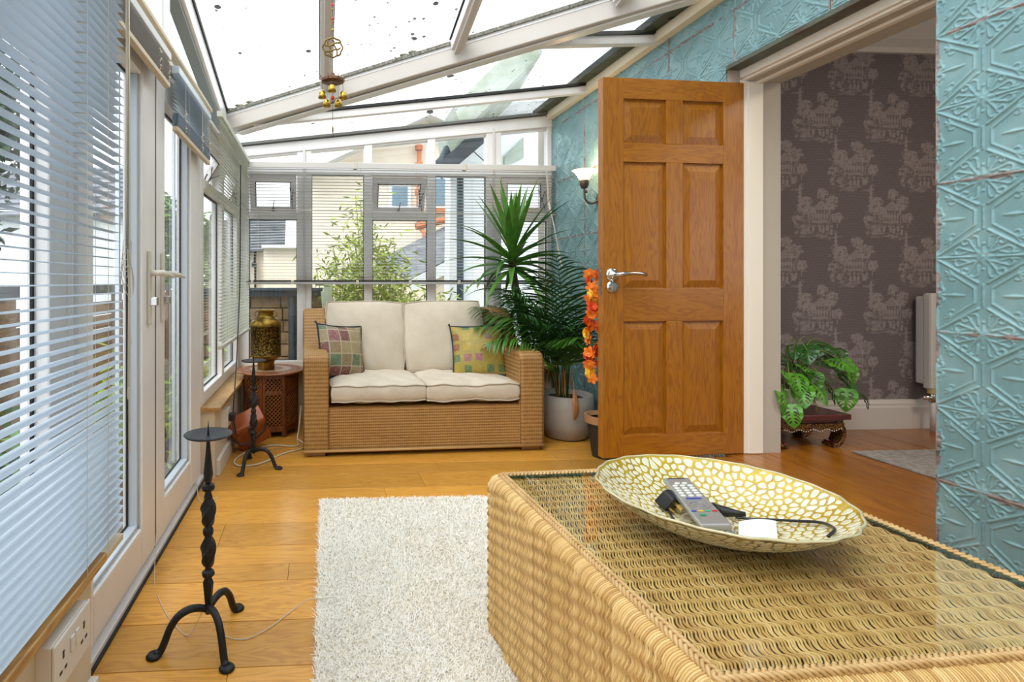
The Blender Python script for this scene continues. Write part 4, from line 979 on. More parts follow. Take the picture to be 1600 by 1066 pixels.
# ------------------------------------------------------------------ shag rug
rug = obj('shag_rug', MB().prism(rounded([(0,0),(1.25,0),(1.25,1.95),(0,1.95)], .05), 0, .018, 'z', TR(-.02, .99, .0, 0, 0, -.012)), mat('rug_backing', (.85,.78,.66), .95, c2=(.78,.70,.58), sc_=12), None)
tag(rug, 'cream shaggy rug on the oak floor by the coffee table', 'rug')
def pile(n, x0, x1, y0, y1, rot, ox, oy):
    x = NR.uniform(x0, x1, n); y_ = NR.uniform(y0, y1, n); h = NR.uniform(.012, .026, n); a = NR.uniform(0, 2*PI, n); l = NR.uniform(.005, .024, n); w = .0017
    cl = a
    dx_, dy_ = np.cos(cl), np.sin(cl); c, s = math.cos(rot), math.sin(rot); X = ox+c*x-s*y_; Y = oy+s*x+c*y_
    V = np.zeros((n, 6, 3))
    for k, (t, ww) in enumerate(((0, 1), (.6, .9), (1, .35))):
        for sgn, kk in ((-1, 0), (1, 1)):
            V[:, k*2+kk, 0] = X+dx_*l*t*t-dy_*w*ww*sgn; V[:, k*2+kk, 1] = Y+dy_*l*t*t+dx_*w*ww*sgn; V[:, k*2+kk, 2] = .012+h*(t-.25*t*t)
    b = np.arange(n)[:,None]*6; F = np.concatenate([b+np.array([[0,1,3,2]]), b+np.array([[2,3,5,4]])])
    me = npmesh('pile', V.reshape(-1,3), F); a_ = me.attributes.new('tone', 'FLOAT', 'POINT'); a_.data.foreach_set('value', np.repeat(NR.rand(n), 6).astype(np.float32)); return me
t = NT('shag_pile'); tn = t.n('Attribute', {'attribute_name': 'tone'}).outputs['Fac']; big = t.noise(t.pos(), 3.2, 3); f_ = t.math('ADD', t.math('MULTIPLY', tn, .5), t.math('MULTIPLY', big, .6))
b_ = t.bsdf(Base_Color=t.ramp(f_, [(.2, (.93,.85,.71)), (.42, (.97,.93,.84)), (.75, (.98,.96,.90))]), Roughness=.9)
link('pile', pile(120000, -.005, 1.26, -.005, 1.955, -.012, -.02, .99), t.m, rug, kind='stuff')

# ------------------------------------------------------------------ candle stands
def candle_stand(label, x, y_, rz):
    t = thing('candle_stand', label, 'candle holder', (x, y_, 0), rz, 'black iron candle stands')
    st = MB(); prof = [(.0045,.690),(.004,.672),(.007,.650),(.012,.60),(.0175,.548),(.012,.528),(.0125,.522)]
    st.lathe([(.0,.735),(.0015,.72),(.003,.70),(.0045,.682),(.0055,.672),(.0095,.62),(.0165,.552),(.012,.530),(.010,.522)][::-1], 8)
    st.lathe([(.010,.495),(.020,.500),(.0225,.508),(.020,.517),(.010,.522)], 16); st.lathe([(.010,.497),(.011,.488),(.015,.474)][::-1], 12)
    def lobe(z0, z1, rmax, tw):
        n = 20; k = 4; vs = []; fs = []
        for i in range(n+1):
            u = i/n; z = z0+(z1-z0)*u; r = .012+(rmax-.012)*math.sin(PI*min(1, max(0, u)))**.7
            for q in range(k):
                for e in (0,1):
                    a = 2*PI*(q+e*.5)/k+tw*u; rr = r*(1 if e == 0 else .80); vs.append((rr*math.cos(a), rr*math.sin(a), z))
        m_ = k*2
        for i in range(n):
            for q in range(m_): fs.append((i*m_+q, i*m_+(q+1)%m_, (i+1)*m_+(q+1)%m_, (i+1)*m_+q))
        st.add(vs, fs)
    lobe(.376, .474, .0275, 2.6); lobe(.240, .345, .0275, 2.6)
    st.lathe([(.011,.343),(.017,.352),(.0185,.360),(.017,.368),(.011,.377)], 14)
    st.lathe([(.010,.238),(.012,.232),(.020,.226),(.0225,.219),(.020,.212),(.011,.206),(.017,.192),(.018,.186),(.009,.095),(.010,.085)][::-1], 8)
    obj('stem', st, IRON, t)
    obj('drip_plate', MB().lathe([(0,.678),(.05,.679),(.076,.683),(.080,.688),(.078,.690),(.05,.6845),(0,.684)], 40), mat('iron_plate', (.022,.026,.032), .45, .3), t, smooth=True)
    for k in range(3):
        a = math.radians((65, 208, 300)[k]); leg = []
        for r_, z in ((.0,.098),(.03,.112),(.065,.117),(.10,.105),(.125,.075),(.140,.04),(.155,.012),(.172,.006)): leg.append((r_*math.cos(a), r_*math.sin(a), z))
        obj('leg', MB().tube(smoothpath(leg, 4), .0125, 8).lathe([(0,0),(.023,0),(.025,.005),(.019,.012),(0,.012)], 14, TR(.175*math.cos(a), .175*math.sin(a), 0)), IRON, t, smooth=True)
    return t
c1_ = candle_stand('black wrought iron candle stand in the left foreground', -.375, 1.855, 0)
c1_.rotation_euler = (0, 0, 0)
c2_ = copy_tree(c1_); c2_.location = (-.43, 3.56, 0); c2_.rotation_euler = (0, 0, math.radians(42)); c2_['label'] = 'black wrought iron candle stand in front of the carved octagonal table'

# ------------------------------------------------------------------ octagonal carved side table
ROSE = wood('carved_rosewood', (.22,.065,.014), (.14,.036,.008), (.05,.012,.004), 'z', .38, 1.5, .25, var=.1)
ROSET = wood('rosewood_top', (.36,.13,.030), (.26,.085,.018), (.12,.035,.008), 'x', .35, 1.2, .2, var=.1)
oc = thing('carved_side_table', 'octagonal carved wooden side table with lattice panels in the back left corner', 'table', (-.395, 4.40, 0), .2)
TH = .50; RO = .205
obj('tabletop', MB().lathe([(0,TH-.024),(.235,TH-.024),(.262,TH-.016),(.268,TH-.008),(.262,TH),(.20,TH+.001),(.198,TH-.002),(.19,TH-.002),(.188,TH+.001),(0,TH+.001)], 64), ROSET, oc, smooth=False)
obj('bone_inlay', MB().lathe([(.10,TH+.001),(.10,TH+.0025),(.165,TH+.0025),(.165,TH+.001)], 48, cap=False), mat('bone_inlay', (.50,.38,.26), .4, c2=(.30,.16,.07), sc_=60), oc)
cm = MB()
for k in range(40): a = 2*PI*k/40; cm.sphere((.222*math.cos(a), .222*math.sin(a), TH+.0005), (.012,.012,.0035), 8, 5)
obj('carved_border', cm, ROSET, oc, smooth=True)
W8 = 2*RO*math.tan(PI/8)
def lattice(w, z0, z1, arch):
    m = MB(); g = .030; n = int((w+(z1-z0))/g)+2
    def clip(x, z): return -w/2 <= x <= w/2 and z0 <= z <= z1
    for s in (1, -1):
        for k in range(-n, n):
            pts = []; c = k*g
            for t in np.linspace(z0, z1, 40):
                x = s*(t-z0)+c
                if abs(x) <= w/2: pts.append((x, t))
            if len(pts) > 2: m.beam((pts[0][0], -.003*s, pts[0][1]), (pts[-1][0], -.003*s, pts[-1][1]), .0065, .006)
    return m
for k in range(8):
    M = Matrix.Rotation(2*PI*k/8, 4, 'Z') @ Matrix.Translation((0, -RO, 0))
    fm = MB().box(-W8/2, -W8/2+.022, -.006, .012, 0, TH-.024).box(W8/2-.022, W8/2, -.006, .012, 0, TH-.024)
    for a, b in ((.045,.085),(.325,.355),(TH-.05,TH-.024)): fm.box(-W8/2, W8/2, -.003, .010, a, b)
    fm.prism([(-W8/2+.022,.085),(-.03,.085),(-.045,.07),(-W8/2+.022,.045)], 0, .01, 'y')
    p_ = obj('panel_frame', fm, ROSE, oc, bevel=.002); p_.matrix_local = M
    l_ = obj('lattice_panel', lattice(W8-.044, .085, .325, 1).add([], []), ROSET, p_)
    l2 = obj('lattice_panel', lattice(W8-.044, .355, TH-.05, 1), ROSET, p_)
# brass vessel on it
BRASS = mat('aged_brass', (.38,.24,.05), .30, .95, c2=(.20,.115,.02), sc_=14)
def hammered():
    t = NT('embossed_brass'); p = t.obj(); v = t.n('TexVoronoi', Vector=p, Scale=62.); d = v.outputs['Distance']
    t.bsdf(Base_Color=t.ramp(d, [(.1,(.30,.19,.04)), (.6,(.055,.035,.010))]), Metallic=.9, Roughness=.35, Normal=t.bump(d, .9, .006)); return t.m
obj('shade_core', MB().lathe([(0,.03),(RO-.03,.03),(RO-.03,TH-.03),(0,TH-.03)], 8, Matrix.Rotation(PI/8,4,'Z')), mat('painted_inside_shade', (.012,.006,.004), .9), oc)  # near-black solid added inside the table, painting the shade behind the lattice
vs_ = thing('brass_vessel', 'tall aged brass vessel with embossed body on the carved side table', 'vessel', (-.432, 4.39, TH+.003), 0)
obj('body', MB().lathe([(0,0),(.068,0),(.070,.004),(.066,.05),(.072,.062),(.105,.085),(.122,.105),(.125,.112)], 48), BRASS, vs_, smooth=True)
obj('embossed_band', MB().lathe([(.125,.112),(.121,.118),(.121,.335),(.125,.342)], 64, cap=False), hammered(), vs_, smooth=True)
obj('shoulder', MB().lathe([(.125,.342),(.126,.352),(.118,.38),(.098,.40),(.070,.41),(.064,.42),(.062,.455),(.068,.460),(.070,.466),(.066,.472),(.058,.470),(.055,.44)], 48, cap=False), BRASS, vs_, smooth=True)
for s in (1, -1): obj('handle', MB().tube([(s*(.066+.022*math.sin(a)), 0, .438+.022*math.cos(a)) for a in np.linspace(0, 2*PI, 18, endpoint=False)], .004, 8, closed=True), BRASS, vs_, smooth=True)
# leather case
LEA = mat('tan_leather', (.36,.085,.018), .38, c2=(.24,.05,.012), sc_=12, bump=.2, bsc=120, coat=.3)
lc = thing('leather_case', 'tan leather camera case with dark strap tipped against the left wall', 'case', (-.50, 3.90, .0), 0)
LM = TR(0, 0, .155, .55, -.42, .25)
cs = obj('case_body', MB().box(-.12, .12, -.07, .07, -.12, .06), LEA, lc, bevel=.018); cs.matrix_local = LM
cl_ = obj('lid', MB().box(-.125, .125, -.075, .075, .045, .115), LEA, lc, bevel=.02); cl_.matrix_local = LM
sb_ = obj('strap', MB().tube(smoothpath([(-.13,-.03,.06),(-.10,-.095,.0),(0,-.10,-.01),(.09,-.09,.02),(.13,-.04,.06)]), .007, 6).box(-.012,.012,-.085,-.072,-.02,.10), mat('strap_dark', (.035,.014,.008), .5), lc); sb_.matrix_local = LM

# ------------------------------------------------------------------ sockets and leads
def socket(label, M, dbl=True, cat='socket'):
    w = .095 if dbl else .058
    o = obj('wall_socket', MB().box(0, .038, -w, w, -.058, .058), WPLASTIC, None, bevel=.004); o.matrix_local = M; tag(o, label, cat)
    obj('face_plate', MB().box(.038, .046, -w-.002, w+.002, -.060, .060), WPLASTIC, o, bevel=.004)
    hm = MB()
    for c in ((-.055,.055) if dbl else (0,)):
        hm.box(.0455,.0468, c-.004, c+.004, .008, .026).box(.0455,.0468, c-.018, c-.006, -.022, -.015).box(.0455,.0468, c+.006, c+.018, -.022, -.015)
    obj('pin_holes', hm, BLACKP, o)
    if dbl:
        for c in (-.012, .012): obj('switch', MB().box(.046,.051, c-.009, c+.009, -.002, .034), WPLASTIC, o, bevel=.002)
    return o
socket('white double wall socket below the sill in the bottom left corner', TR(-.642, 1.36, .315))
socket('small white socket on the dwarf wall near the leather case', TR(-.642, 3.62, .31), False)
pg = pf('mains_plug', 'black plug in the small wall socket near the leather case', MB().box(-.598, -.555, 3.595, 3.65, .285, .335), BLACKP, 'plug', bevel=.008)
obj('flex', MB().tube(smoothpath([(-.57,3.63,.29),(-.56,3.66,.20),(-.57,3.72,.16),(-.60,3.80,.25),(-.60,3.95,.60),(-.605,4.10,.95),(-.61,4.2,1.25),(-.612,4.25,2.1)]), .0045, 8), BLACKP, pg, smooth=True)
pf('extension_cable', 'cream mains cable looping on the floor behind the far candle stand', MB().tube(smoothpath([(-.15,4.30,.22),(-.16,4.22,.09),(-.17,4.12,.006),(-.155,4.0,.006),(-.20,3.96,.006),(-.35,3.99,.006),(-.50,3.86,.006),(-.565,3.70,.006),(-.545,3.58,.006),(-.46,3.56,.006),(-.37,3.62,.006),(-.25,3.80,.006),(-.13,3.90,.006),(-.115,4.0,.006),(-.17,4.10,.02)]), .0055, 8), mat('cream_cable', (.62,.55,.40), .5), 'cable', smooth=True)
pf('string', 'thin pale string trailing from the doors past the candle stand to the rug', MB().tube(smoothpath([(-.69,2.35,.16),(-.66,2.22,.01),(-.60,2.08,.004),(-.52,1.95,.003),(-.44,1.86,.01),(-.385,1.85,.11),(-.365,1.845,.10),(-.33,1.86,.01),(-.25,1.84,.003),(-.17,1.90,.003),(-.10,1.99,.004),(-.05,2.02,.02),(.0,2.00,.035),(.06,1.99,.045)]), .0016, 5).tube(smoothpath([(-.71,3.2,.06),(-.66,3.02,.01),(-.58,2.95,.004),(-.60,3.0,.01),(-.56,3.05,.005)]), .0018, 5), CORD, 'string')

# ------------------------------------------------------------------ plants
LEAFY = mat('yucca_green', (.055,.17,.018), .4, c2=(.10,.26,.03), sc_=9, stretch=(1,1,1)); LEAFD = mat('yucca_dark', (.022,.085,.012), .4, c2=(.05,.15,.02), sc_=9)
def blade(L, w, droop, name, m, fold=.25, n=10):
    vs = []; fs = []; a = 0; x = 0; z = 0
    for i in range(n+1):
        t = i/n; ww = w*(.45+.55*math.sin(min(1, t*2.6)*PI/2))*(1-t**2.6)+.0004; a = -droop*t*t
        if i: x += L/n*math.cos(a); z += L/n*math.sin(a)
        vs += [(x, -ww/2, z+ww*fold), (x, 0, z), (x, ww/2, z+ww*fold)]
    for i in range(n):
        q = 3*i; fs += [(q, q+3, q+4, q+1), (q+1, q+4, q+5, q+2)]
    me = mesh(MB().add(vs, fs), name); me.materials.append(m); smooth_mesh(me); return me
yu = thing('yucca_plant', 'tall spiky yucca standing behind the right end of the sofa', 'plant', (1.80, 4.50, 0))
obj('trunk', MB().tube(smoothpath([(0,0,.22),(-.03,0,.5),(-.09,-.02,.8),(-.16,-.05,1.08),(-.20,-.06,1.30),(-.20,-.06,1.44)]), [.032]*41, 10), mat('trunk_bark', (.13,.09,.05), .85, c2=(.06,.04,.02), sc_=30, bump=.6), yu, smooth=True)
obj('pot', MB().lathe([(0,0),(.11,0),(.15,.28),(.14,.28),(.13,.24),(0,.24)], 32), mat('pot_dark', (.05,.045,.04), .6), yu, smooth=False)
bl = [blade(.62, .060, .45, 'leaf', LEAFY), blade(.56, .055, .8, 'leaf', LEAFY), blade(.62, .062, .12, 'leaf', LEAFY), blade(.50, .050, 1.2, 'leaf', LEAFD)]
for k in range(58):
    u = k/57; el = math.radians(84-104*u**1.05+R.uniform(-6,6)); az = k*2.39996+R.uniform(-.2,.2)
    me = bl[2] if el > .9 else bl[0] if el > .2 else bl[R.choice([1,1,3])]
    M = Matrix.Translation((-.20, -.06, 1.45-.16*u)) @ Matrix.Rotation(az, 4, 'Z') @ Matrix.Rotation(-el, 4, 'Y') @ Matrix.Rotation(R.uniform(-.4,.4), 4, 'X')
    s_ = R.uniform(.85,1.1); ce = math.cos(el); s_ *= .72 if math.cos(az)*ce > .62 else .60 if math.sin(az)*ce > .45 else 1
    put(me, 'leaf', yu, M @ Matrix.Diagonal((s_, R.uniform(.9,1.15), 1, 1)))
for k in range(12):                                   # a lower dark rosette and old drooping leaves
    az = k*2.4; el = R.uniform(-.7,.7); M = Matrix.Translation((-.14, -.05, .98+R.uniform(-.1,.1))) @ Matrix.Rotation(az, 4, 'Z') @ Matrix.Rotation(-el, 4, 'Y')
    put(bl[R.choice([1,3])], 'leaf', yu, M @ Matrix.Diagonal((.62 if math.cos(az) > .2 or math.sin(az) > .3 else .9, .9, 1, 1)))
# areca palm
def frond(name, L, m, droop, npair=30, seed=0, dead=False):
    rr = random.Random(seed); mb = MB(); pts = []; x = z = 0; N = 30; a0 = 1.5
    for i in range(N+1):
        t = i/N; a = a0-droop*t**1.3
        if i: x += L/N*math.cos(a); z += L/N*math.sin(a)
        pts.append(Vector((x, 0, z)))
    mb.tube(pts, [.007*(1-.8*i/N) for i in range(N+1)], 5)
    for k in range(npair):
        t = .34+.66*k/npair; i = int(t*N); p = pts[i]; d = (pts[min(i+1,N)]-pts[i-1]).normalized()
        l = .30*L*math.sin(PI*(.18+.78*(k/npair)))*rr.uniform(.85,1.1)+.05
        for s in (1,-1):
            sd = Vector((0,s,0)); dirv = (d*rr.uniform(.75,.95)+sd*.9+Vector((0,0,rr.uniform(.0,.35)))).normalized(); q = p.copy(); w = .0125; vs = []; fs = []; n = 6
            nrm = d.cross(sd).normalized(); wv_ = dirv.cross(nrm).normalized()
            for j in range(n+1):
                u = j/n; ww = w*math.sin(PI*min(1,.18+.82*u))**.7*(1 if u < .95 else .2)+.0006
                vs += [q-wv_*ww/2, q+wv_*ww/2]; dirv = (dirv+Vector((0,0,-.16-.05*u))).normalized(); q = q+dirv*l/n
            for j in range(n): fs.append((2*j, 2*j+1, 2*j+3, 2*j+2))
            mb.add(vs, fs)
    me = mesh(mb, name); me.materials.append(m); smooth_mesh(me); return me
PG = mat('palm_green', (.035,.12,.012), .4, c2=(.08,.22,.022), sc_=7); PG2 = mat('palm_dark', (.012,.055,.010), .45, c2=(.03,.10,.015), sc_=7); PDEAD = mat('palm_dead', (.42,.16,.05), .7, c2=(.55,.26,.10), sc_=20)
PX, PY = 1.895, 4.10
pa = thing('areca_palm', 'bushy areca palm in a pale grey pot beside the sofa', 'plant', (PX, PY, 0))
pt_ = obj('pot', MB().lathe([(0,0),(.125,0),(.15,.012),(.195,.13),(.205,.24),(.20,.335),(.188,.338),(.185,.31),(0,.30)], 48), mat('pot_grey', (.42,.38,.34), .6, c2=(.34,.31,.27), sc_=5, bump=.2, bsc=20), pa, smooth=True)
obj('soil', MB().lathe([(0,.305),(.186,.308)], 32, cap=False), mat('soil', (.03,.018,.01), .95, bump=1, bsc=90), pa)
fm_ = [frond('frond', 1.12, PG, 1.75, seed=1), frond('frond', 1.15, PG2, 1.3, seed=2), frond('frond', 1.25, PG2, .9, seed=3), frond('frond', 1.0, PG, 1.9, seed=4)]
spec = [(172,0,.86,.0),(192,3,.90,.05),(160,1,.9,.1),(150,2,.85,.05),(190,2,.8,-.05),(215,1,.8,.0),(240,1,.72,.0),(258,2,.70,.0),(262,1,.72,-.05),(232,2,.7,.0),(255,0,.72,-.1),(225,2,.85,-.1),(130,1,.9,.1),(135,2,.75,0),(208,3,.6,.0),(205,1,.92,-.1),(170,0,.85,-.15),(245,0,.68,-.12),(185,1,.7,-.2),(235,2,.95,-.2),(250,3,.75,-.2),(140,2,.8,0)]
for az, k, s_, lean in spec:
    a = math.radians(az); put(fm_[k], 'frond', pa, Matrix.Translation((.06*math.cos(a), .06*math.sin(a), .30)) @ Matrix.Rotation(a, 4, 'Z') @ Matrix.Rotation(lean, 4, 'Y') @ Matrix.Diagonal((s_,s_,s_,1)))
dl = blade(.24, .020, 1.2, 'dead_leaf', PDEAD)
for k in range(6): put(dl, 'dead_leaf', pa, Matrix.Translation((-.03+.004*k, -.205, .40-.01*k)) @ Matrix.Rotation(-PI/2-.5+.2*k, 4, 'Z') @ Matrix.Rotation(1.15+.05*k, 4, 'Y'))
for k in range(5):
    a = R.uniform(3.2,5.2); obj('dead_stem', MB().tube(smoothpath([(.08*math.cos(a),.08*math.sin(a),.32),(.13*math.cos(a),.13*math.sin(a),.52),(.19*math.cos(a),.17*math.sin(a),.50),(.20*math.cos(a),.19*math.sin(a),.36)]), .003, 5), PDEAD, pa)
tp_ = thing('terracotta_planter', 'small terracotta planter half hidden behind the oak door', 'planter', (1.955, 3.62, 0))
obj('pot', MB().lathe([(0,0),(.085,0),(.12,.25),(.105,.25),(.10,.22),(0,.22)], 32), mat('pot_black', (.025,.02,.018), .6), tp_)
obj('rim', MB().lathe([(.118,.235),(.135,.235),(.135,.285),(.12,.285),(.105,.26)], 32, cap=False), mat('terracotta', (.40,.20,.09), .7), tp_)
# orange flower garland hanging behind the door edge
ga = thing('flower_garland', 'orange artificial flower garland hanging from the back of the oak door', 'garland', (1.425, 2.775, 0))
PET = [mat('petal_orange', (.85,.20,.01), .6), mat('petal_red', (.75,.07,.01), .6), mat('petal_yellow', (.88,.48,.02), .6)]
def flower(m):
    mb = MB()
    for ring, (n, l, el) in enumerate(((6,.036,.25),(6,.030,.75),(4,.02,1.1))):
        for k in range(n):
            a = 2*PI*k/n+ring*.5; M = Matrix.Rotation(a, 4, 'Z') @ Matrix.Rotation(-el, 4, 'Y')
            mb.add([(0,0,0),(l*.45,-.011,.003),(l*.85,-.010,.001),(l,0,-.003),(l*.85,.010,.001),(l*.45,.011,.003)], [(0,1,2,3,4,5)], M)
    me = mesh(mb, 'flower'); me.materials.append(m); return me
fmz = [flower(m) for m in PET]
for s in (0, 1):
    for k in range(17):
        z = 1.235-k*.034; xx = -.012+.014*math.sin(k*1.3)+(.05 if s else 0); me = fmz[(0,1,0,2,0,1)[(k*5+s) % 6]]
        put(me, 'flower', ga, TR(xx, .012*math.sin(k*2.1), z, R.uniform(.6,2.2), R.uniform(-1.4,-.2), R.uniform(0,6)))
obj('thread', MB().tube([(-.01,0,1.26),(-.01,0,.68)], .002, 5).tube([(.04,0,1.26),(.04,0,.68)], .002, 5), mat('thread', (.5,.15,.03), .8), ga)

# ------------------------------------------------------------------ wall sconce
sn = thing('wall_sconce', 'lit bronze wall lamp with a frosted bell shade on the tin wall', 'lamp', (2.12, 4.00, 1.88))
BRZ = mat('bronze', (.16,.12,.08), .35, .8)
obj('arm', MB().tube(smoothpath([(-.005,0,-.06),(-.07,0,-.09),(-.115,0,-.06),(-.125,0,-.01),(-.125,0,.03)]), .008, 8).sphere((-.11,0,.0), .012, 8, 6), BRZ, sn, smooth=True)
obj('back_plate', MB().lathe([(0,0),(.05,0),(.045,.012),(0,.02)], 24, TR(-.002,0,-.06,0,-PI/2,0)), BRZ, sn, smooth=True)
obj('cup', MB().lathe([(0,.02),(.02,.025),(.032,.05),(.036,.085),(.034,.088),(.03,.06)], 24, TR(-.125,0,0), cap=False).tube([(-.125+.036,0,.085),(-.125+.055,0,.10),(-.125+.05,0,.13),(-.125+.04,0,.125)], .003, 6).tube([(-.125-.036,0,.085),(-.125-.055,0,.10),(-.125-.05,0,.13),(-.125-.04,0,.125)], .003, 6).tube([(-.125,-.036,.085),(-.125,-.055,.10),(-.125,-.05,.13),(-.125,-.04,.125)], .003, 6), BRZ, sn, smooth=True)
t = NT('frosted_shade'); sh_ = t.n('MixShader', i0=.35, i1=t.n('BsdfTranslucent', Color=(.95,.80,.66)).outputs[0], i2=t.n('BsdfDiffuse', Color=(.9,.78,.68)).outputs[0]); sh2 = t.n('MixShader', i0=.35, i1=sh_.outputs[0], i2=t.n('BsdfTransparent').outputs[0]); t.t.links.new(sh2.outputs[0], t.out.inputs[0])
obj('shade', MB().lathe([(.030,.06),(.038,.09),(.048,.12),(.070,.15),(.088,.162)], 32, TR(-.125,0,0), cap=False), t.m, sn, smooth=True)
obj('bulb', MB().lathe([(0,.075),(.014,.08),(.019,.10),(.014,.125),(.004,.155),(0,.16)], 16, TR(-.125,0,0)), mat('bulb_glow', (1,.62,.22), .4, emit=12), sn, smooth=True)
pl_ = bpy.data.objects.new('lamp_light', bpy.data.lights.new('lamp_light', 'POINT')); COL.objects.link(pl_); pl_.parent = sn; pl_.location = (-.125, 0, .19); pl_.data.energy = 2.0; pl_.data.color = (1,.66,.36); pl_.data.shadow_soft_size = .03

# ------------------------------------------------------------------ wind chime
wc = thing('wind_chime', 'brass pagoda wind chime with five bells hanging from the roof bar', 'wind chime', (.056, 2.40, 0))
OB = mat('chime_brass', (.28,.19,.06), .35, .85, c2=(.14,.09,.03), sc_=60); GB = mat('bell_gold', (.50,.33,.05), .25, .9)
obj('string', MB().tube([(0,0,2.86),(0,0,2.28)], .0014, 5).tube([(0,0,2.17),(0,0,1.86)], .0012, 5), mat('chime_string', (.12,.05,.07), .8), wc)
for k, (z, r_, m) in enumerate(((2.42,.006,PET[1]),(2.40,.005,BRASS),(2.36,.006,PET[1]),(2.345,.005,PDEAD),(2.31,.006,GB),(2.13,.004,PDEAD))): obj('bead', MB().sphere((0,0,z), r_, 10, 6), m, wc, smooth=True)
rg = MB().tube([(.042*math.cos(a)*(1+.05*math.cos(8*a)), 0, 2.232+.042*math.sin(a)*(1+.05*math.cos(8*a))) for a in np.linspace(0, 2*PI, 64, endpoint=False)], .0042, 6, closed=True)
for a0 in (.6, 2.2, 3.6, 5.2): rg.tube(smoothpath([(.04*math.cos(a0),0,2.232+.04*math.sin(a0)),(.018*math.cos(a0+.6),0,2.232+.018*math.sin(a0+.6)),(.02*math.cos(a0-1),0,2.232+.02*math.sin(a0-1)),(.034*math.cos(a0-.6),0,2.232+.034*math.sin(a0-.6))], 5), .004, 5)
obj('ring_charm', rg, OB, wc, smooth=True)
obj('pagoda_roof', MB().lathe([(.0,2.122),(.008,2.120),(.014,2.108),(.050,2.092),(.052,2.080),(.030,2.074),(.0,2.076)], 8, TR(0,0,0,0,0,.4)), mat('pagoda_copper', (.14,.065,.035), .35, .8), wc)
for k in range(8): a = 2*PI*k/8+.4; obj('eave_hook', MB().tube([(.048*math.cos(a),.048*math.sin(a),2.084),(.056*math.cos(a),.056*math.sin(a),2.09),(.057*math.cos(a),.057*math.sin(a),2.10)], .002, 5), OB, wc)
bell = mesh(MB().lathe([(.0,.032),(.008,.031),(.0145,.024),(.0165,.010),(.018,0),(.0165,.0),(.0150,.009),(.0130,.022),(.0,.029)], 20), 'bell'); bell.materials.append(GB); smooth_mesh(bell)
for k, (dx_, dy_, z) in enumerate(((-.046,-.01,2.005),(.046,-.01,2.005),(-.004,-.045,2.022),(-.025,.04,1.985),(.027,.04,1.985))):
    put(bell, 'bell', wc, TR(dx_, dy_, z)); obj('bell_wire', MB().tube([(dx_,dy_,z+.03),(dx_*.95,dy_*.95,2.082)], .0008, 4), OB, wc)
obj('clapper', MB().sphere((0,0,2.01), .009, 10, 6), PET[1], wc, smooth=True)
obj('tail_charm', MB().sphere((0,0,1.87), (.004,.003,.016), 8, 6).tube([(0,0,1.862),(.002,0,1.838)], .0015, 5), OB, wc, smooth=True)

# ------------------------------------------------------------------ inner room seen through the doorway
def toile(wy, hz):                                     # printed chinoiserie motif, drawn in numpy, values 0..1
    gy = np.arange(wy)[:,None]*np.ones((1,hz)); gz = np.ones((wy,1))*np.arange(hz)[None,:]; A = np.zeros((wy, hz), dtype=np.float32); rr = random.Random(5)
    def dab(cx, cy, rx, ry, v=1.):
        for ox in (-wy, 0, wy):
            for oz_ in (-hz, 0, hz):
                d = ((gy-cx-ox)/rx)**2+((gz-cy-oz_)/ry)**2; A[:] = np.where(d < 1, np.maximum(A*(v > 0), v if v > 0 else 0), A)
    def tri(cx, cy, w, h, v=1.):
        for ox in (-wy, 0, wy):
            for oz_ in (-hz, 0, hz):
                u = np.minimum((gz-cy-oz_)/h, 1); A[:] = np.where((u > 0) & (u < 1) & (np.abs(gy-cx-ox) < w*(1-u)**1.5+1), v, A)
    def tree(cx, cy, s):
        for k in range(9): dab(cx+rr.uniform(-.3,.3)*s*(k > 3), cy+k*s/9, 1.0, s/12)
        for k in range(34):
            a, r_ = rr.uniform(0, 2*PI), rr.random()**.6*s*.55; x, z = cx+r_*math.cos(a), cy+s+r_*.7*math.sin(a); dab(x, z, 2.6, 2.2, rr.uniform(.6,1)); 
            if k % 2: dab(x+.8, z-.4, 1.1, .9, 0)
    # half-drop: same motif twice
    for (bx, bz) in ((0, 0), (wy/2, hz/2)):
        tree(bx+36, bz+42, 14); tree(bx+15, bz+34, 12); tree(bx+2, bz+10, 12)
        for k in range(260):
            q = rr.random(); dab(bx+rr.uniform(-2,52), bz+rr.uniform(-6,58)*q+20*(1-q), rr.uniform(.8,2.6), rr.uniform(.7,2.2), rr.uniform(.2,.6)*(1 if k % 3 else 0))
        for k in range(6): tri(bx+6, bz+34+k*5.5, 5.2-k*.7, 6, .9); dab(bx+6, bz+33+k*5.5, 2.7-k*.35, 2.2, .7)
        dab(bx+6, bz+67, .7, 2, .9)
        tri(bx+34, bz+34, 17, 12, .75); 
        for k in range(6): dab(bx+24+k*4, bz+27, 1.1, 7, .95)
        dab(bx+34, bz+19, 15, 1.4, .85); dab(bx+32, bz+26, 4, 5, .35)
        tree(bx+48, bz+20, 24); tree(bx+19, bz+16, 17); tree(bx+58, bz+12, 13)
        for k in range(5): dab(bx+26+k*6+rr.uniform(-2,2), bz+8+rr.uniform(-3,3), 2.0, 4.2, .9); dab(bx+26+k*6, bz+13.5, 1.3, 1.4, .95)
        for k in range(26): dab(bx+rr.uniform(8,62), bz+rr.uniform(-4,6), rr.uniform(2,5), rr.uniform(.6,1.4), rr.uniform(.4,.8))
        for k in range(14): dab(bx+rr.uniform(0,20), bz+rr.uniform(2,14), rr.uniform(1,3), rr.uniform(1,3), rr.uniform(.5,.9))
    A *= .82+.18*np.sin(gz*2.2+np.sin(gy*.5)*2)
    A = np.maximum(A, .14*(np.sin(gz*1.7+1.5*np.sin(gy*.14)) > .45)); return A
T = toile(100, 128); step = .0046
wf = thing('wall_back', 'grey toile-papered wall of the room beyond the doorway', 'wall', kind='structure')
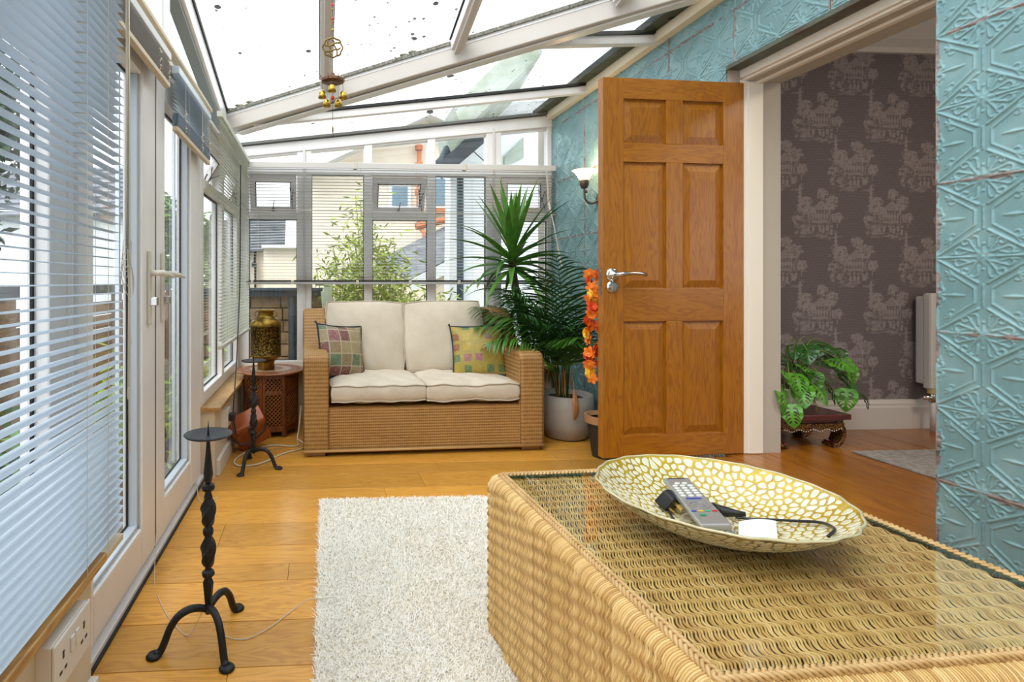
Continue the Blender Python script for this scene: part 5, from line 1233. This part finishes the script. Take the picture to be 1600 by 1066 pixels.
nx, nz2 = int(1.7/step), int(2.5/step); gx, gz = np.meshgrid(np.arange(nx), np.arange(nz2), indexing='ij')
me = npmesh('wallpaper', np.stack([2.43+gx*step, np.full(gx.shape, 3.14)+gx*0, .30+gz*step], -1).reshape(-1,3), gridF(nx, nz2))
a_ = me.attributes.new('print', 'FLOAT', 'POINT'); a_.data.foreach_set('value', T[(gx % T.shape[0]), (gz % T.shape[1])].ravel().astype(np.float32))
t = NT('toile_wallpaper'); t.bsdf(Base_Color=t.ramp(t.n('Attribute', {'attribute_name': 'print'}).outputs['Fac'], [(0, (.13,.105,.108)), (1, (.31,.27,.265))]), Roughness=.75)
link('wallpaper', me, t.m, wf)
RW = mat('room_white', (.62,.59,.55), .5)
obj('backing', MB().box(2.43, 4.7, 3.145, 3.25, .28, 2.9), RW, wf)
b6 = obj('baseboard_back', MB().prism([(3.14,.30),(3.14,.475),(3.128,.475),(3.122,.462),(3.116,.455),(3.116,.44),(3.112,.43),(3.112,.30)], 2.43, 4.6, 'x'), RW); tag(b6, 'tall moulded white skirting below the patterned wallpaper', 'skirting', kind='structure')
t9 = obj('trim_5', MB().prism([(3.14,2.60),(3.14,2.76),(3.0,2.76),(3.02,2.70),(3.06,2.66),(3.11,2.63),(3.115,2.60)], 2.43, 4.6, 'x'), RW); tag(t9, 'cornice above the patterned wallpaper', 'cornice', kind='structure')
c9 = obj('ceiling', MB().box(2.42, 4.7, -1.6, 3.25, 2.76, 2.85), RW); tag(c9, 'ceiling of the inner room', 'ceiling', kind='structure')
w9 = obj('wall_right', MB().box(4.6, 4.7, 1.0, 3.25, .28, 2.85).box(2.42, 4.7, -1.7, -1.6, .28, 2.85).box(4.6, 4.7, -1.6, 1.0, .28, 1.0).box(4.6, 4.7, -1.6, 1.0, 2.3, 2.85), RW); tag(w9, 'far wall of the inner room with its window opening', 'wall', kind='structure')
w10 = obj('window_5', MB().box(4.62, 4.66, -1.6, 1.0, 1.0, 1.06).box(4.62, 4.66, -1.6, 1.0, 2.24, 2.3).box(4.62, 4.66, -.33, -.27, 1.0, 2.3), RW); tag(w10, 'inner room window out of view', 'window', kind='structure')
cp = obj('grey_carpet', MB().box(2.795, 4.58, -1.5, 2.70, .3005, .308), mat('carpet_grey', (.36,.33,.30), .95, c2=(.25,.225,.20), sc_=38, amt=(.4,.6), bump=.6, bsc=220), bevel=.002); tag(cp, 'flat grey carpet on the oak floor of the inner room', 'carpet')
al = bpy.data.objects.new('room_ceiling_light', bpy.data.lights.new('room_ceiling_light', 'AREA')); COL.objects.link(al); al.location = (3.35, 1.2, 2.72); al.data.size = .5; al.data.energy = 9; al.data.color = (1,.84,.66)  # fill light added to brighten the inner room; no ceiling lamp is seen
# radiator
rd = thing('radiator', 'white panel radiator end with brass valve beside the doorway pier', 'radiator', (3.63, 3.04, 0))
obj('panel', MB().box(0, .9, -.02, .03, .555, 1.13).box(.01, .9, .03, .08, .58, 1.11), RW, rd, bevel=.012)
for k in range(8): obj('flute', MB().box(.06+k*.1, .08+k*.1, -.028, -.018, .60, 1.08), RW, rd, bevel=.004)
obj('valve', MB().lathe([(0,0),(.022,0),(.022,.05),(.018,.055),(0,.055)], 16, TR(.03, -.0, .53)), mat('valve_cap', (.55,.40,.16), .5), rd)
obj('valve_body', MB().tube([(-.03,0,.505),(.08,0,.505)], .013, 10).tube([(.03,0,.54),(.03,0,.48)], .016, 10), CHROME, rd, smooth=True)
obj('pipe', MB().tube([(.035,0,.50),(.035,0,.30)], .014, 10), RW, rd, smooth=True)
# carved stool
RED = mat('red_lacquer', (.10,.008,.010), .16, c2=(.07,.006,.008), sc_=5, coat=.7)
GILT = mat('gilt_carving', (.34,.17,.045), .35, .7, c2=(.03,.012,.006), sc_=110, amt=(.42,.56), bump=.8, bsc=110)
stl = thing('carved_stool', 'low red lacquered stool with gilt curled legs carrying the leafy plant', 'stool', (2.635, 2.90, .30), .03)
obj('seat', MB().box(-.215, .215, -.15, .15, .155, .185), RED, stl, bevel=.004)
obj('apron_rail', MB().box(-.19, .19, -.13, .13, .135, .156), RED, stl, bevel=.004)
def cab_leg(sx, sy):
    pts = smoothpath([(0,.135),(.045,.125),(.065,.085),(.06,.045),(.035,.015),(.0,.012)], 5)
    m = MB(); ring = []
    prof = [Vector((p[0], p[1], 0)) for p in [(q.x, q.y) for q in [Vector((a, b, 0)) for a, b in [(p_[0], p_[1]) for p_ in pts]]]]
    L = len(pts); w = .035
    outer = []; inner = []
    for i, p in enumerate(pts):
        a = pts[max(i-1,0)]; b = pts[min(i+1,L-1)]; t_ = Vector((b[0]-a[0], b[1]-a[1])).normalized(); n_ = Vector((t_.y, -t_.x)); th = .030-.012*i/L
        outer.append((p[0]-n_.x*th*.5, p[1]-n_.y*th*.5)); inner.append((p[0]+n_.x*th*.5, p[1]+n_.y*th*.5))
    poly = outer+inner[::-1]
    vs = []; fs = []
    for yy in (-w, w):
        for (u, v) in outer+inner: vs.append((sx*(.13+u), sy*.095+yy, v))
    n2 = len(outer); K = 2*n2
    for i in range(n2-1):
        fs += [(i,i+1,i+1+n2,i+n2),(K+i,K+i+n2,K+i+1+n2,K+i+1),(i,K+i,K+i+1,i+1),(i+n2,i+1+n2,K+i+1+n2,K+i+n2)]
    fs += [(0,n2,K+n2,K),(n2-1,K+n2-1,K+2*n2-1,2*n2-1)]
    return m.add(vs, fs)
pts2 = None
def smooth2(p): return smoothpath([(a, b, 0) for a, b in p])
_sp = smoothpath
def smoothpath(pts, n=8):
    if len(pts[0]) == 2: return [(v.x, v.y) for v in _sp([(a, b, 0) for a, b in pts], n)]
    return _sp(pts, n)
for sx in (1,-1):
    for sy in (1,-1):
        o = obj('leg', cab_leg(sx, sy), GILT, stl, bevel=.003)
        obj('leg_inlay', MB().box(min(sx*.155,sx*.135), max(sx*.155,sx*.135), sy*.095-.028, sy*.095+.028, .014, .032), RED, o)
ah = [(-.19,.135),(.19,.135),(.17,.105),(.13,.098),(.10,.108),(.05,.098),(0,.112),(-.05,.098),(-.10,.108),(-.13,.098),(-.17,.105)]
obj('scalloped_apron', MB().prism(ah, -.137, -.122, 'y').prism(ah, .122, .137, 'y'), GILT, stl)
bd_ = MB()
for k in range(25): x = -.165+.33*k/24; bd_.sphere((x, -.139, .100+.006*math.cos(k*1.05)), .0045, 6, 5)
obj('beading', bd_, mat('bead_silver', (.6,.52,.42), .3, .8), stl, smooth=True)
# monstera in white pot
mn = thing('swiss_cheese_plant', 'trailing plant with holed leaves in a white pot on the carved stool', 'plant', (2.59, 2.88, .486))
obj('pot', MB().lathe([(0,0),(.062,0),(.072,.012),(.080,.12),(.080,.128),(.073,.128),(.070,.11),(0,.108)], 40), mat('pot_white', (.72,.68,.62), .3), mn, smooth=True)
MG = mat('monstera_green', (.045,.20,.012), .35, c2=(.10,.33,.02), sc_=16); MG2 = mat('monstera_dark', (.012,.075,.012), .35, c2=(.035,.14,.02), sc_=16); MY = mat('monstera_yellow', (.55,.45,.03), .45)
def holed_leaf(m, L=.15, w=.058):
    n = 34; k = 26; idx = {}; vs = []; fs = []
    def inside(u, v):
        half = math.sin(PI*u**.72)**.75 if 0 < u < 1 else 0
        if abs(v) > half: return False
        for q in range(5):
            cu = .24+.13*q; s_ = .40*math.sin(PI*cu**.72); du = (u-cu-abs(abs(v)-s_)*.15); dv = abs(v)-s_-.02
            ru, rv = .042, .26*math.sin(PI*cu**.72)
            if ((du-.25*dv)/ru)**2+(dv/rv)**2 < 1: return False
        return True
    def vid(i, j):
        if (i, j) not in idx:
            u, v = i/n, (j-k)/k; half = math.sin(PI*min(.999, max(.001, u))**.72)**.75
            x = L*(u-.0)+(-.02*abs(v)*L/.15 if u < .3 else 0); y_ = v*w*1.0; z = .014*math.sin(PI*u)-.35*abs(y_)*.5-.10*L*u*u*2+.004*math.sin(u*22)*abs(v)
            idx[(i,j)] = len(vs); vs.append((x, y_, z))
        return idx[(i,j)]
    for i in range(n):
        for j in range(2*k):
            u, v = (i+.5)/n, (j+.5-k)/k
            if inside(u, v): fs.append((vid(i,j), vid(i+1,j), vid(i+1,j+1), vid(i,j+1)))
    me = mesh(MB().add(vs, fs), 'leaf'); me.materials.append(m); smooth_mesh(me); return me
hl = [holed_leaf(MG), holed_leaf(MG2), holed_leaf(MY, .09, .03)]
lv = [(1243,547,2.86,1),(1275,545,2.90,1),(1258,560,2.95,1),(1305,548,2.88,1),(1290,560,2.95,1),(1228,560,2.9,1),(1315,567,2.80,0),(1232,588,2.74,0),(1258,575,2.82,0),(1282,588,2.76,0),(1225,625,2.72,0),(1255,618,2.74,0),(1238,650,2.70,0),(1280,612,2.76,0),(1300,612,2.80,0),(1322,625,2.80,0),(1332,600,2.86,1),(1325,580,2.9,0),(1248,600,2.76,0),(1268,600,2.8,0),(1355,628,2.86,1),(1278,640,2.74,2),(1310,555,2.92,1),(1296,572,2.86,1),(1262,552,2.80,1),(1240,572,2.88,1),(1333,590,2.84,0),(1215,612,2.76,0)]
stems = MB()
for i, (px, py, Y_, k) in enumerate(lv):
    p = at(px, py, Y_)-Vector((2.59, 2.88, .486)); up_ = p.z > .15; az = R.uniform(-2.6, -.5); pitch_ = R.uniform(.15,.7) if p.z > .2 else R.uniform(.7,1.25)
    s_ = R.uniform(.8,1.05)*(.62 if px in (1355,) else 1); c0 = Matrix.Translation((-.07*s_, 0, 0))
    put(hl[k], 'leaf', mn, Matrix.Translation(p) @ Matrix.Rotation(az, 4, 'Z') @ Matrix.Rotation(pitch_, 4, 'Y') @ Matrix.Rotation(R.uniform(-.4,.4), 4, 'X') @ Matrix.Diagonal((s_,s_,s_,1)) @ Matrix.Translation((-.075,0,0)))
    e = Vector(p); stems.tube(smoothpath([(R.uniform(-.03,.03), R.uniform(-.03,.03), .11), (e.x*.5, e.y*.5, max(.17, e.z+.06)), (e.x, e.y, e.z+.01)], 5), .0022, 5)
obj('stem', stems, mat('stem_green', (.16,.20,.05), .5), mn, smooth=True)

# ------------------------------------------------------------------ the garden and neighbours
g = obj('garden_ground', MB().box(-14, 14, 5.05, 30, -.5, -.2).box(-14, -.82, -3, 5.05, -.5, -.2), mat('garden_soil', (.10,.09,.05), .95, c2=(.07,.11,.03), sc_=2)); tag(g, 'planted ground of the garden outside', 'ground', kind='structure')
dk = thing('timber_deck', 'weathered timber deck outside the glazed doors', 'deck', kind='structure')
DECK = wood('deck_wood', (.30,.21,.13), (.22,.15,.09), (.11,.07,.04), 'x', .7, 1, 0, var=.3)
for k in range(36): obj('deck_board', MB().box(-2.35, -.82, -.5+k*.145, -.5+k*.145+.135, -.2, -.12), DECK, dk)
FW = wood('fence_wood', (.33,.20,.10), (.24,.14,.065), (.11,.06,.03), 'y', .8, 1, 0, var=.4)
fc = thing('timber_fence', 'brown horizontal-board garden fence beyond the left windows', 'fence')
for k in range(7):
    for j in range(4): obj('fence_board', MB().box(-2.62, -2.59, -.2+j*2.4, -.2+j*2.4+2.38, -.18+k*.165, -.18+k*.165+.15), FW, fc, bevel=.003)
for j in range(5): obj('fence_post', MB().box(-2.60, -2.50, -.25+j*2.4, -.15+j*2.4, -.2, 1.06), FW, fc, bevel=.004)
obj('capping_rail', MB().box(-2.66, -2.52, -.3, 9.4, 1.05, 1.16), mat('rail_slate', (.05,.06,.07), .5), fc)
CRM = mat('render_cream', (.88,.77,.63), .85, c2=(.82,.71,.57), sc_=1.5); WHT = mat('render_white', (.84,.87,.89), .85, c2=(.77,.80,.82), sc_=1.2)
def slates(name='slate_roof'):
    t = NT(name); p = t.pos(); b = t.n('TexNoise', Vector=t.mapping(p, (1,1,9)), Scale=4., Detail=4).outputs['Fac']
    t.bsdf(Base_Color=t.ramp(b, [(.3, (.10,.11,.13)), (.7, (.25,.26,.28))]), Roughness=.6, Normal=t.bump(b, .6, .03)); return t.m
SLT = slates()
def house(name, label): return thing(name, label, 'building')
def quad(name, pts, m, parent, th=.15):
    P = [Vector(p) for p in pts]; n = (P[1]-P[0]).cross(P[3]-P[0]).normalized()*th; K = len(P)
    return obj(name, MB().add(P+[p+n for p in P], [tuple(range(K))[::-1], tuple(range(K, 2*K))]+[(i, (i+1)%K, (i+1)%K+K, i+K) for i in range(K)]), m, parent)
def slate_rows(pts, rows, parent, m=SLT):               # courses of slates laid up a slope: pts = eaves0, eaves1, ridge1, ridge0
    a, b, c, d = [Vector(p) for p in pts]; n = (b-a).cross(d-a).normalized()
    if n.z < 0: n = -n
    for k in range(rows):
        t0, t1 = k/rows, (k+1.12)/rows; p = a.lerp(d, t0), b.lerp(c, t0), b.lerp(c, min(1, t1)), a.lerp(d, min(1, t1))
        v = [p[0]+n*.03, p[1]+n*.03, p[2]+n*.005, p[3]+n*.005]; obj('slate_course', MB().add(v+[p[0], p[1]], [(0,1,2,3), (4,5,1,0)]), m, parent)
# main cream gable house
Yh = 11.; h1 = house('gabled_house', 'large cream rendered house with a white verge behind the garden')
gp = [at(482,262,Yh), at(592,212,Yh), at(668,176,Yh), at(860,262,Yh), at(860,470,Yh), at(482,470,Yh)]
wl_ = quad('wall', [(p.x, p.y, p.z if p.z > CH else -.3) for p in gp], CRM, h1, -.3 if False else .3)
obj('verge_board', MB().beam(at(470,270,Yh-.3)+Vector((0,0,.12)), at(668,178,Yh-.3)+Vector((0,0,.12)), .45, .18).beam(at(668,178,Yh-.3)+Vector((0,0,.12)), at(870,268,Yh-.3)+Vector((0,0,.12)), .45, .18), WHT, h1)
def win(parent, x0, y0, x1, y1, Y_, sill=None):
    a, b = at(x0, y1, Y_), at(x1, y0, Y_)
    f = obj('window', MB().box(a.x-.07, b.x+.07, Y_-.06, Y_-.01, a.z-.07, b.z+.07), WHT, parent); obj('window_pane', MB().box(a.x, b.x, Y_-.08, Y_-.055, a.z, b.z), mat('far_glass', (.16,.26,.34), .15), f)
    if sill: obj('sill', MB().box(a.x-.15, b.x+.12, Y_-.2, Y_, a.z-.16, a.z-.07), sill, parent)
TER = mat('terracotta_pipe', (.52,.17,.07), .6)
win(h1, 612, 293, 636, 322, Yh); win(h1, 676, 280, 694, 322, Yh, TER)
obj('downpipe', MB().tube([at(655,226,Yh-.15), at(654,345,Yh-.15), at(657,357,Yh-.2), at(664,366,Yh-.4), at(663,380,Yh-.4)], .045, 8), TER, h1, smooth=True)
for y_ in (235,262,305): obj('pipe_clip', MB().lathe([(.075,0),(.08,.02),(.08,.08),(.075,.1)], 10, TR(*at(654.5,y_,Yh-.15))), TER, h1)
# lean-to slate roof in front of it
h2 = house('slate_outbuilding', 'low outbuilding with sloping grey slate roof in front of the cream house')
e0, e1, r1, r0 = at(588,412,9.2), at(640,442,7.9), at(745,386,7.9), at(722,345,9.2)
quad('roof', [e0, e1, r1, r0], SLT, h2, .05)
a, b, c, d = e0, e1, r1, r0
for k in range(11):
    t0, t1 = k/11, (k+1.25)/11
    p = [a.lerp(d, t0), b.lerp(c, t0), b.lerp(c, min(1,t1)), a.lerp(d, min(1,t1))]; n = Vector((-.2,0,1)).normalized(); obj('slate_course', MB().add([p[0]+n*.05, p[1]+n*.05, p[2]+n*.015, p[3]+n*.015, p[0], p[1]], [(0,1,2,3),(4,5,1,0)]), SLT, h2)
obj('verge_board', MB().beam(e1+Vector((-.05,-.1,.02)), r1+Vector((0,-.1,.02)), .05, .16), WHT, h2)
obj('ridge_tiles', MB().tube([at(650,362,9.1).lerp(r0, t)+Vector((0,0,.08)) for t in (0,.5,1)], .06, 8), TER, h2)
wq = [at(628,462,8.05), at(735,388,8.05)]
quad('wall', [(wq[0].x+.6, 8.05, -.3), (wq[1].x, 8.05, -.3), (wq[1].x, 8.05, wq[1].z), (e1.x+.35, 8.05, e1.z+.05)], CRM, h2, .2)
# white extension on the right
Yw = 7.2; h3 = house('white_extension', 'white rendered extension with black downpipe and pale soffit at right behind the windows')
A1 = at(722,205,Yw); obj('wall', MB().prism([(at(700,470,Yw).x, -.3), (6.5, -.3), (6.5, 3.9), (at(800,160,Yw).x, at(800,160,Yw).z), (A1.x-.15, A1.z-.2)], Yw, Yw+.3, 'y'), WHT, h3)
SOF = mat('soffit_white', (.50,.55,.50), .7, c2=(.30,.36,.27), sc_=3)
s0, s1 = at(692,268,Yw-.05), at(800,160,Yw-.05)
obj('soffit', MB().add([s0, s1, s1+Vector((.0,-1.0,.25)), s0+Vector((0,-1.0,.25)), s0+Vector((-.1,0,.5)), s1+Vector((-.1,0,.5)), s1+Vector((-.1,-1.0,.55)), s0+Vector((-.1,-1.0,.55))], [(0,1,2,3),(4,7,6,5),(0,3,7,4),(1,5,6,2),(2,6,7,3),(0,4,5,1)]), SOF, h3)
obj('fascia', MB().beam(at(676,262,Yw-.6), at(770,182,Yw-.6), .05, .18), mat('fascia_black', (.03,.04,.05), .5), h3)
DPM = mat('downpipe_black', (.02,.035,.05), .5)
obj('gutter', MB().tube([at(680,262,Yw-.5), at(692,250,Yw-.5), at(700,232,Yw-.45)], .06, 8).tube([at(718,240,Yw-.15), at(700,250,Yw-.3), at(690,262,Yw-.4)], .045, 8), DPM, h3, smooth=True)
obj('downpipe', MB().tube([at(719,262,Yw-.12), at(719,470,Yw-.12), at(719,620,Yw-.12)], .045, 10), DPM, h3, smooth=True)
obj('window_recess', MB().prism([(at(787,262,Yw).x, at(787,262,Yw).z), (at(817,262,Yw).x, at(817,247,Yw).z), (at(817,230,Yw).x, at(817,215,Yw).z), (at(787,235,Yw).x, at(787,245,Yw).z)], Yw-.03, Yw, 'y'), SOF, h3)
obj('overhead_wire', MB().tube([at(735,232,Yw-1.3), at(760,255,Yw-1.4)], .006, 5), BLACKP, h3)
# small slate roofed building far left
h4 = house('slate_cottage', 'small cream outbuilding with grey slate roof at the left of the back view')
Yc = 12.; obj('wall', MB().box(at(320,440,Yc).x, at(452,440,Yc).x, Yc, Yc+.3, -.3, at(385,388,Yc).z), CRM, h4)
obj('wall', MB().box(at(412,440,Yc-.7).x, at(482,440,Yc-.7).x, Yc-.7, Yc-.5, -.3, at(420,386,Yc-.7).z), CRM, h4)
obj('gutter', MB().box(at(409,385,Yc-.8).x, at(484,385,Yc-.8).x, Yc-.85, Yc-.7, at(412,388,Yc-.8).z, at(412,383,Yc-.8).z), WHT, h4)
ev0, ev1 = at(320,396,Yc-.2), at(445,392,Yc-.2); rd0, rd1 = at(322,345,Yc+2.2), at(447,343,Yc+2.2)
for k in range(12):
    t0, t1 = k/12, (k+1.2)/12; p = [ev0.lerp(rd0,t0), ev1.lerp(rd1,t0), ev1.lerp(rd1,min(1,t1)), ev0.lerp(rd0,min(1,t1))]; n = Vector((0,-.5,1)).normalized()
    obj('slate_course', MB().add([p[0]+n*.06, p[1]+n*.06, p[2]+n*.01, p[3]+n*.01, p[0], p[1]], [(0,1,2,3),(4,5,1,0)]), SLT, h4)
obj('wall_lantern', MB().box(at(395,440,Yc-.1).x, at(401,440,Yc-.1).x, Yc-.3, Yc-.05, at(398,418,Yc).z, at(398,411,Yc).z).tube([at(398,411,Yc-.15), at(399,393,Yc-.1)], .03, 6).tube([at(399,418,Yc-.1), at(399,470,Yc-.1)], .025, 6), BLACKP, h4)
# white neighbour on the left
h5 = house('white_cottage', 'white rendered cottage with slate roof seen through the glazed doors')
Yn = 14.; a, b = at(-260,440,Yn), at(236,440,Yn); top = at(205,330,Yn).z
obj('wall', MB().box(a.x, b.x, Yn, Yn+.3, -.3, top), WHT, h5)
r_ = [at(-260,345,Yn-.3), at(242,335,Yn-.3), at(192,262,Yn+3), at(-260,262,Yn+3)]
for k in range(10):
    t0, t1 = k/10, (k+1.2)/10; p = [r_[0].lerp(r_[3],t0), r_[1].lerp(r_[2],t0), r_[1].lerp(r_[2],min(1,t1)), r_[0].lerp(r_[3],min(1,t1))]; n = Vector((0,-.5,1)).normalized()
    obj('slate_course', MB().add([p[0]+n*.07, p[1]+n*.07, p[2]+n*.01, p[3]+n*.01, p[0], p[1]], [(0,1,2,3),(4,5,1,0)]), SLT, h5)
# stone wall, dark gutter board, pale boards outside the back left pane
STN = mat('sandstone', (.36,.23,.12), .9, c2=(.20,.12,.06), sc_=6, bump=.6, bsc=25)
sw = thing('stone_wall', 'brown coursed stone garden wall outside the back left window', 'wall')
for k in range(9):
    x = -1.35-(k % 2)*.12
    while x < .02:
        w_ = R.uniform(.22,.40); obj('stone', MB().box(max(x,-1.4)+.006, min(x+w_, .03)-.006, 6.2+R.uniform(0,.03), 6.45, -.2+k*.138, -.2+k*.138+.128), STN, sw, bevel=.008); x += w_
obj('mortar', MB().box(-1.4, .02, 6.24, 6.43, -.2, 1.05), mat('mortar', (.14,.11,.08), .95), sw)
gb = obj('gutter_board', MB().box(-1.35, .03, 6.08, 6.22, 1.035, 1.10).box(-1.35, .03, 6.02, 6.2, 1.10, 1.13).tube([(-.31,6.14,1.05),(-.31,6.14,.30)], .045, 12), mat('slate_blue_board', (.03,.045,.06), .5)); tag(gb, 'dark slate-blue gutter and pipe on top of the stone wall', 'gutter')
PLK = mat('pale_plank', (.46,.50,.40), .7, c2=(.34,.40,.30), sc_=5)
for i, (x, rz_) in enumerate(((.06,.02),(.17,-.09))):
    o = obj('pale_plank', MB().box(-.045, .045, -.012, .012, 0, 1.42 if not i else 1.3), PLK, bevel=.003); o.matrix_local = TR(x, 6.0, -.2, .03, rz_, 0); tag(o, ('straight' if not i else 'tilted')+' pale green plank propped outside the back left window', 'plank')
# bamboo and shrubs
def leaf_cloud(pts, L, w, name, m, parent, kind='stuff', vert=.5):
    n = len(pts); P = np.asarray(pts); a = NR.uniform(0, 2*PI, n); e = NR.uniform(-1.1, .7, n)*vert*2; l = L*NR.uniform(.6, 1.3, n)
    d = np.stack([np.cos(a)*np.cos(e), np.sin(a)*np.cos(e), np.sin(e)], 1); s = np.stack([-np.sin(a), np.cos(a), np.zeros(n)], 1); up_ = np.cross(d, s); rl = NR.uniform(-1, 1, n)[:,None]; s = s*np.cos(rl)+up_*np.sin(rl)
    V = np.stack([P, P+d*l[:,None]*.45+s*w*.5, P+d*l[:,None], P+d*l[:,None]*.45-s*w*.5], 1).reshape(-1, 3); F = np.arange(n*4).reshape(-1, 4)
    return link(name, npmesh(name, V, F), m, parent, kind=kind)
BAM = mat('bamboo_leaf', (.26,.36,.03), .6, c2=(.44,.50,.07), sc_=4); BAMS = mat('bamboo_stem', (.30,.28,.08), .6); FOL = mat('foliage_green', (.07,.17,.02), .7, c2=(.16,.30,.04), sc_=2); FOLD = mat('foliage_dark', (.02,.055,.015), .7, c2=(.05,.11,.025), sc_=2)
def bamboo(label, x0, x1, Y0, Y1, zt, n, nl, seed, peak=.5):
    rr = random.Random(seed); t = thing('bamboo', label, 'plant', group=None); st = MB(); pts = []
    for k in range(n):
        u = rr.random(); x = x0+(x1-x0)*u; y_ = rr.uniform(Y0, Y1); h = zt(u)*rr.uniform(.55,1); bx = rr.uniform(-.25,.25)
        P = [Vector((x, y_, -.2)), Vector((x+bx*.3, y_, -.2+h*.5)), Vector((x+bx, y_+rr.uniform(-.15,.15), -.2+h))]; st.tube(smoothpath(P, 5), .006, 5)
        for q in range(nl):
            tt = rr.uniform(.22,1)**.8; p = P[0].lerp(P[1], tt*2) if tt < .5 else P[1].lerp(P[2], tt*2-1); r = .13+.20*(1-tt); pts.append((p.x+rr.gauss(0,r*.8), p.y+rr.gauss(0,r), p.z+rr.gauss(0,.08)))
    obj('culm', st, BAMS, t, kind='stuff'); leaf_cloud(pts, .13, .026, 'foliage', BAM, t, vert=.45); return t
bamboo('tall yellow-green bamboo clump outside the middle of the back windows', .12, .95, 5.9, 6.7, lambda u: 1.55+1.05*math.exp(-((u-.45)/.25)**2), 44, 150, 1)
bamboo('lower bamboo spilling right of the tall clump', .9, 1.45, 5.7, 6.2, lambda u: 1.45-.25*u, 16, 110, 2)
def tree(label, x, y_, z0, z1, r, m, seed, n=5000, L=.16, name='tree'):
    rr = random.Random(seed); t = thing(name, label, 'tree', (x, y_, -.2)); pts = []
    obj('trunk', MB().tube([(0,0,0),(.05,0,(z0+z1)/2+.2)], [.09,.04], 8), mat('bark', (.08,.06,.04), .9), t)
    bl_ = [(rr.uniform(-.6,.6)*r, rr.uniform(-.6,.6)*r, rr.uniform(z0+r*.3, z1-r*.3)+.2, rr.uniform(.35,.6)*r) for _ in range(12)]
    for _ in range(n):
        b = rr.choice(bl_); v = Vector((rr.gauss(0,1), rr.gauss(0,1), rr.gauss(0,1))).normalized()*b[3]*rr.uniform(.7,1.05); pts.append((b[0]+v.x, b[1]+v.y, b[2]+v.z))
    leaf_cloud(pts, L, L*.5, 'foliage', m, t); return t
p = at(272,370,11.5); tree('green tree beyond the fence seen through the farther door leaf', p.x, 11.5, .9, 2.9, 1.0, FOL, 3)
p = at(10,250,5.2); tree('dark leafy tree overhanging the fence behind the big blind', p.x-.3, 5.2, 1.8, 3.3, .75, FOLD, 4, 3500, .13)
p = at(-60,200,6.5); tree('large dark tree at the far left behind the big blind', p.x-.5, 6.5, 1.2, 5.0, 1.4, FOLD, 9, 5000, .16)
def potplant(label, px, Y_, r, h, m, potc, seed, L=.13, name='potted_plant', n=500):
    rr = random.Random(seed); x = at(px, 440, Y_).x; t = thing(name, label, 'plant', (x, Y_, -.12))
    obj('pot', MB().lathe([(0,0),(r*.6,0),(r*.8,.16),(r*.86,.17),(r*.86,.19),(r*.75,.19),(0,.16)], 20), mat('pot_'+str(seed), potc, .5), t)
    pts = [(rr.gauss(0,r*.55), rr.gauss(0,r*.55), .18+abs(rr.gauss(0,h*.5))) for _ in range(n)]; leaf_cloud(pts, L, L*.22, 'foliage', m, t, vert=.6); return t
LIME = mat('fern_lime', (.30,.42,.03), .6, c2=(.18,.34,.03), sc_=9)
potplant('lime green ferny plant in a pot just outside the doors', 190, 3.35, .2, .5, LIME, (.25,.12,.05), 21, .10, n=1500)
potplant('small plant in a blue glazed pot outside the farther door leaf', 236, 4.0, .18, .28, FOL, (.05,.09,.30), 22, .12)
potplant('leafy green plant behind the blue blind, low on the deck', 25, 2.9, .2, .35, FOL, (.20,.10,.05), 23, .16, n=700)
potplant('pink and green heather pot beside the lime fern', 180, 3.8, .16, .25, mat('heather', (.28,.10,.12), .7, c2=(.10,.16,.05), sc_=14), (.15,.08,.05), 24, .08)
potplant('grassy clump outside the far left window', 335, 5.4, .25, .35, LIME, (.10,.08,.06), 25, .16, n=800)
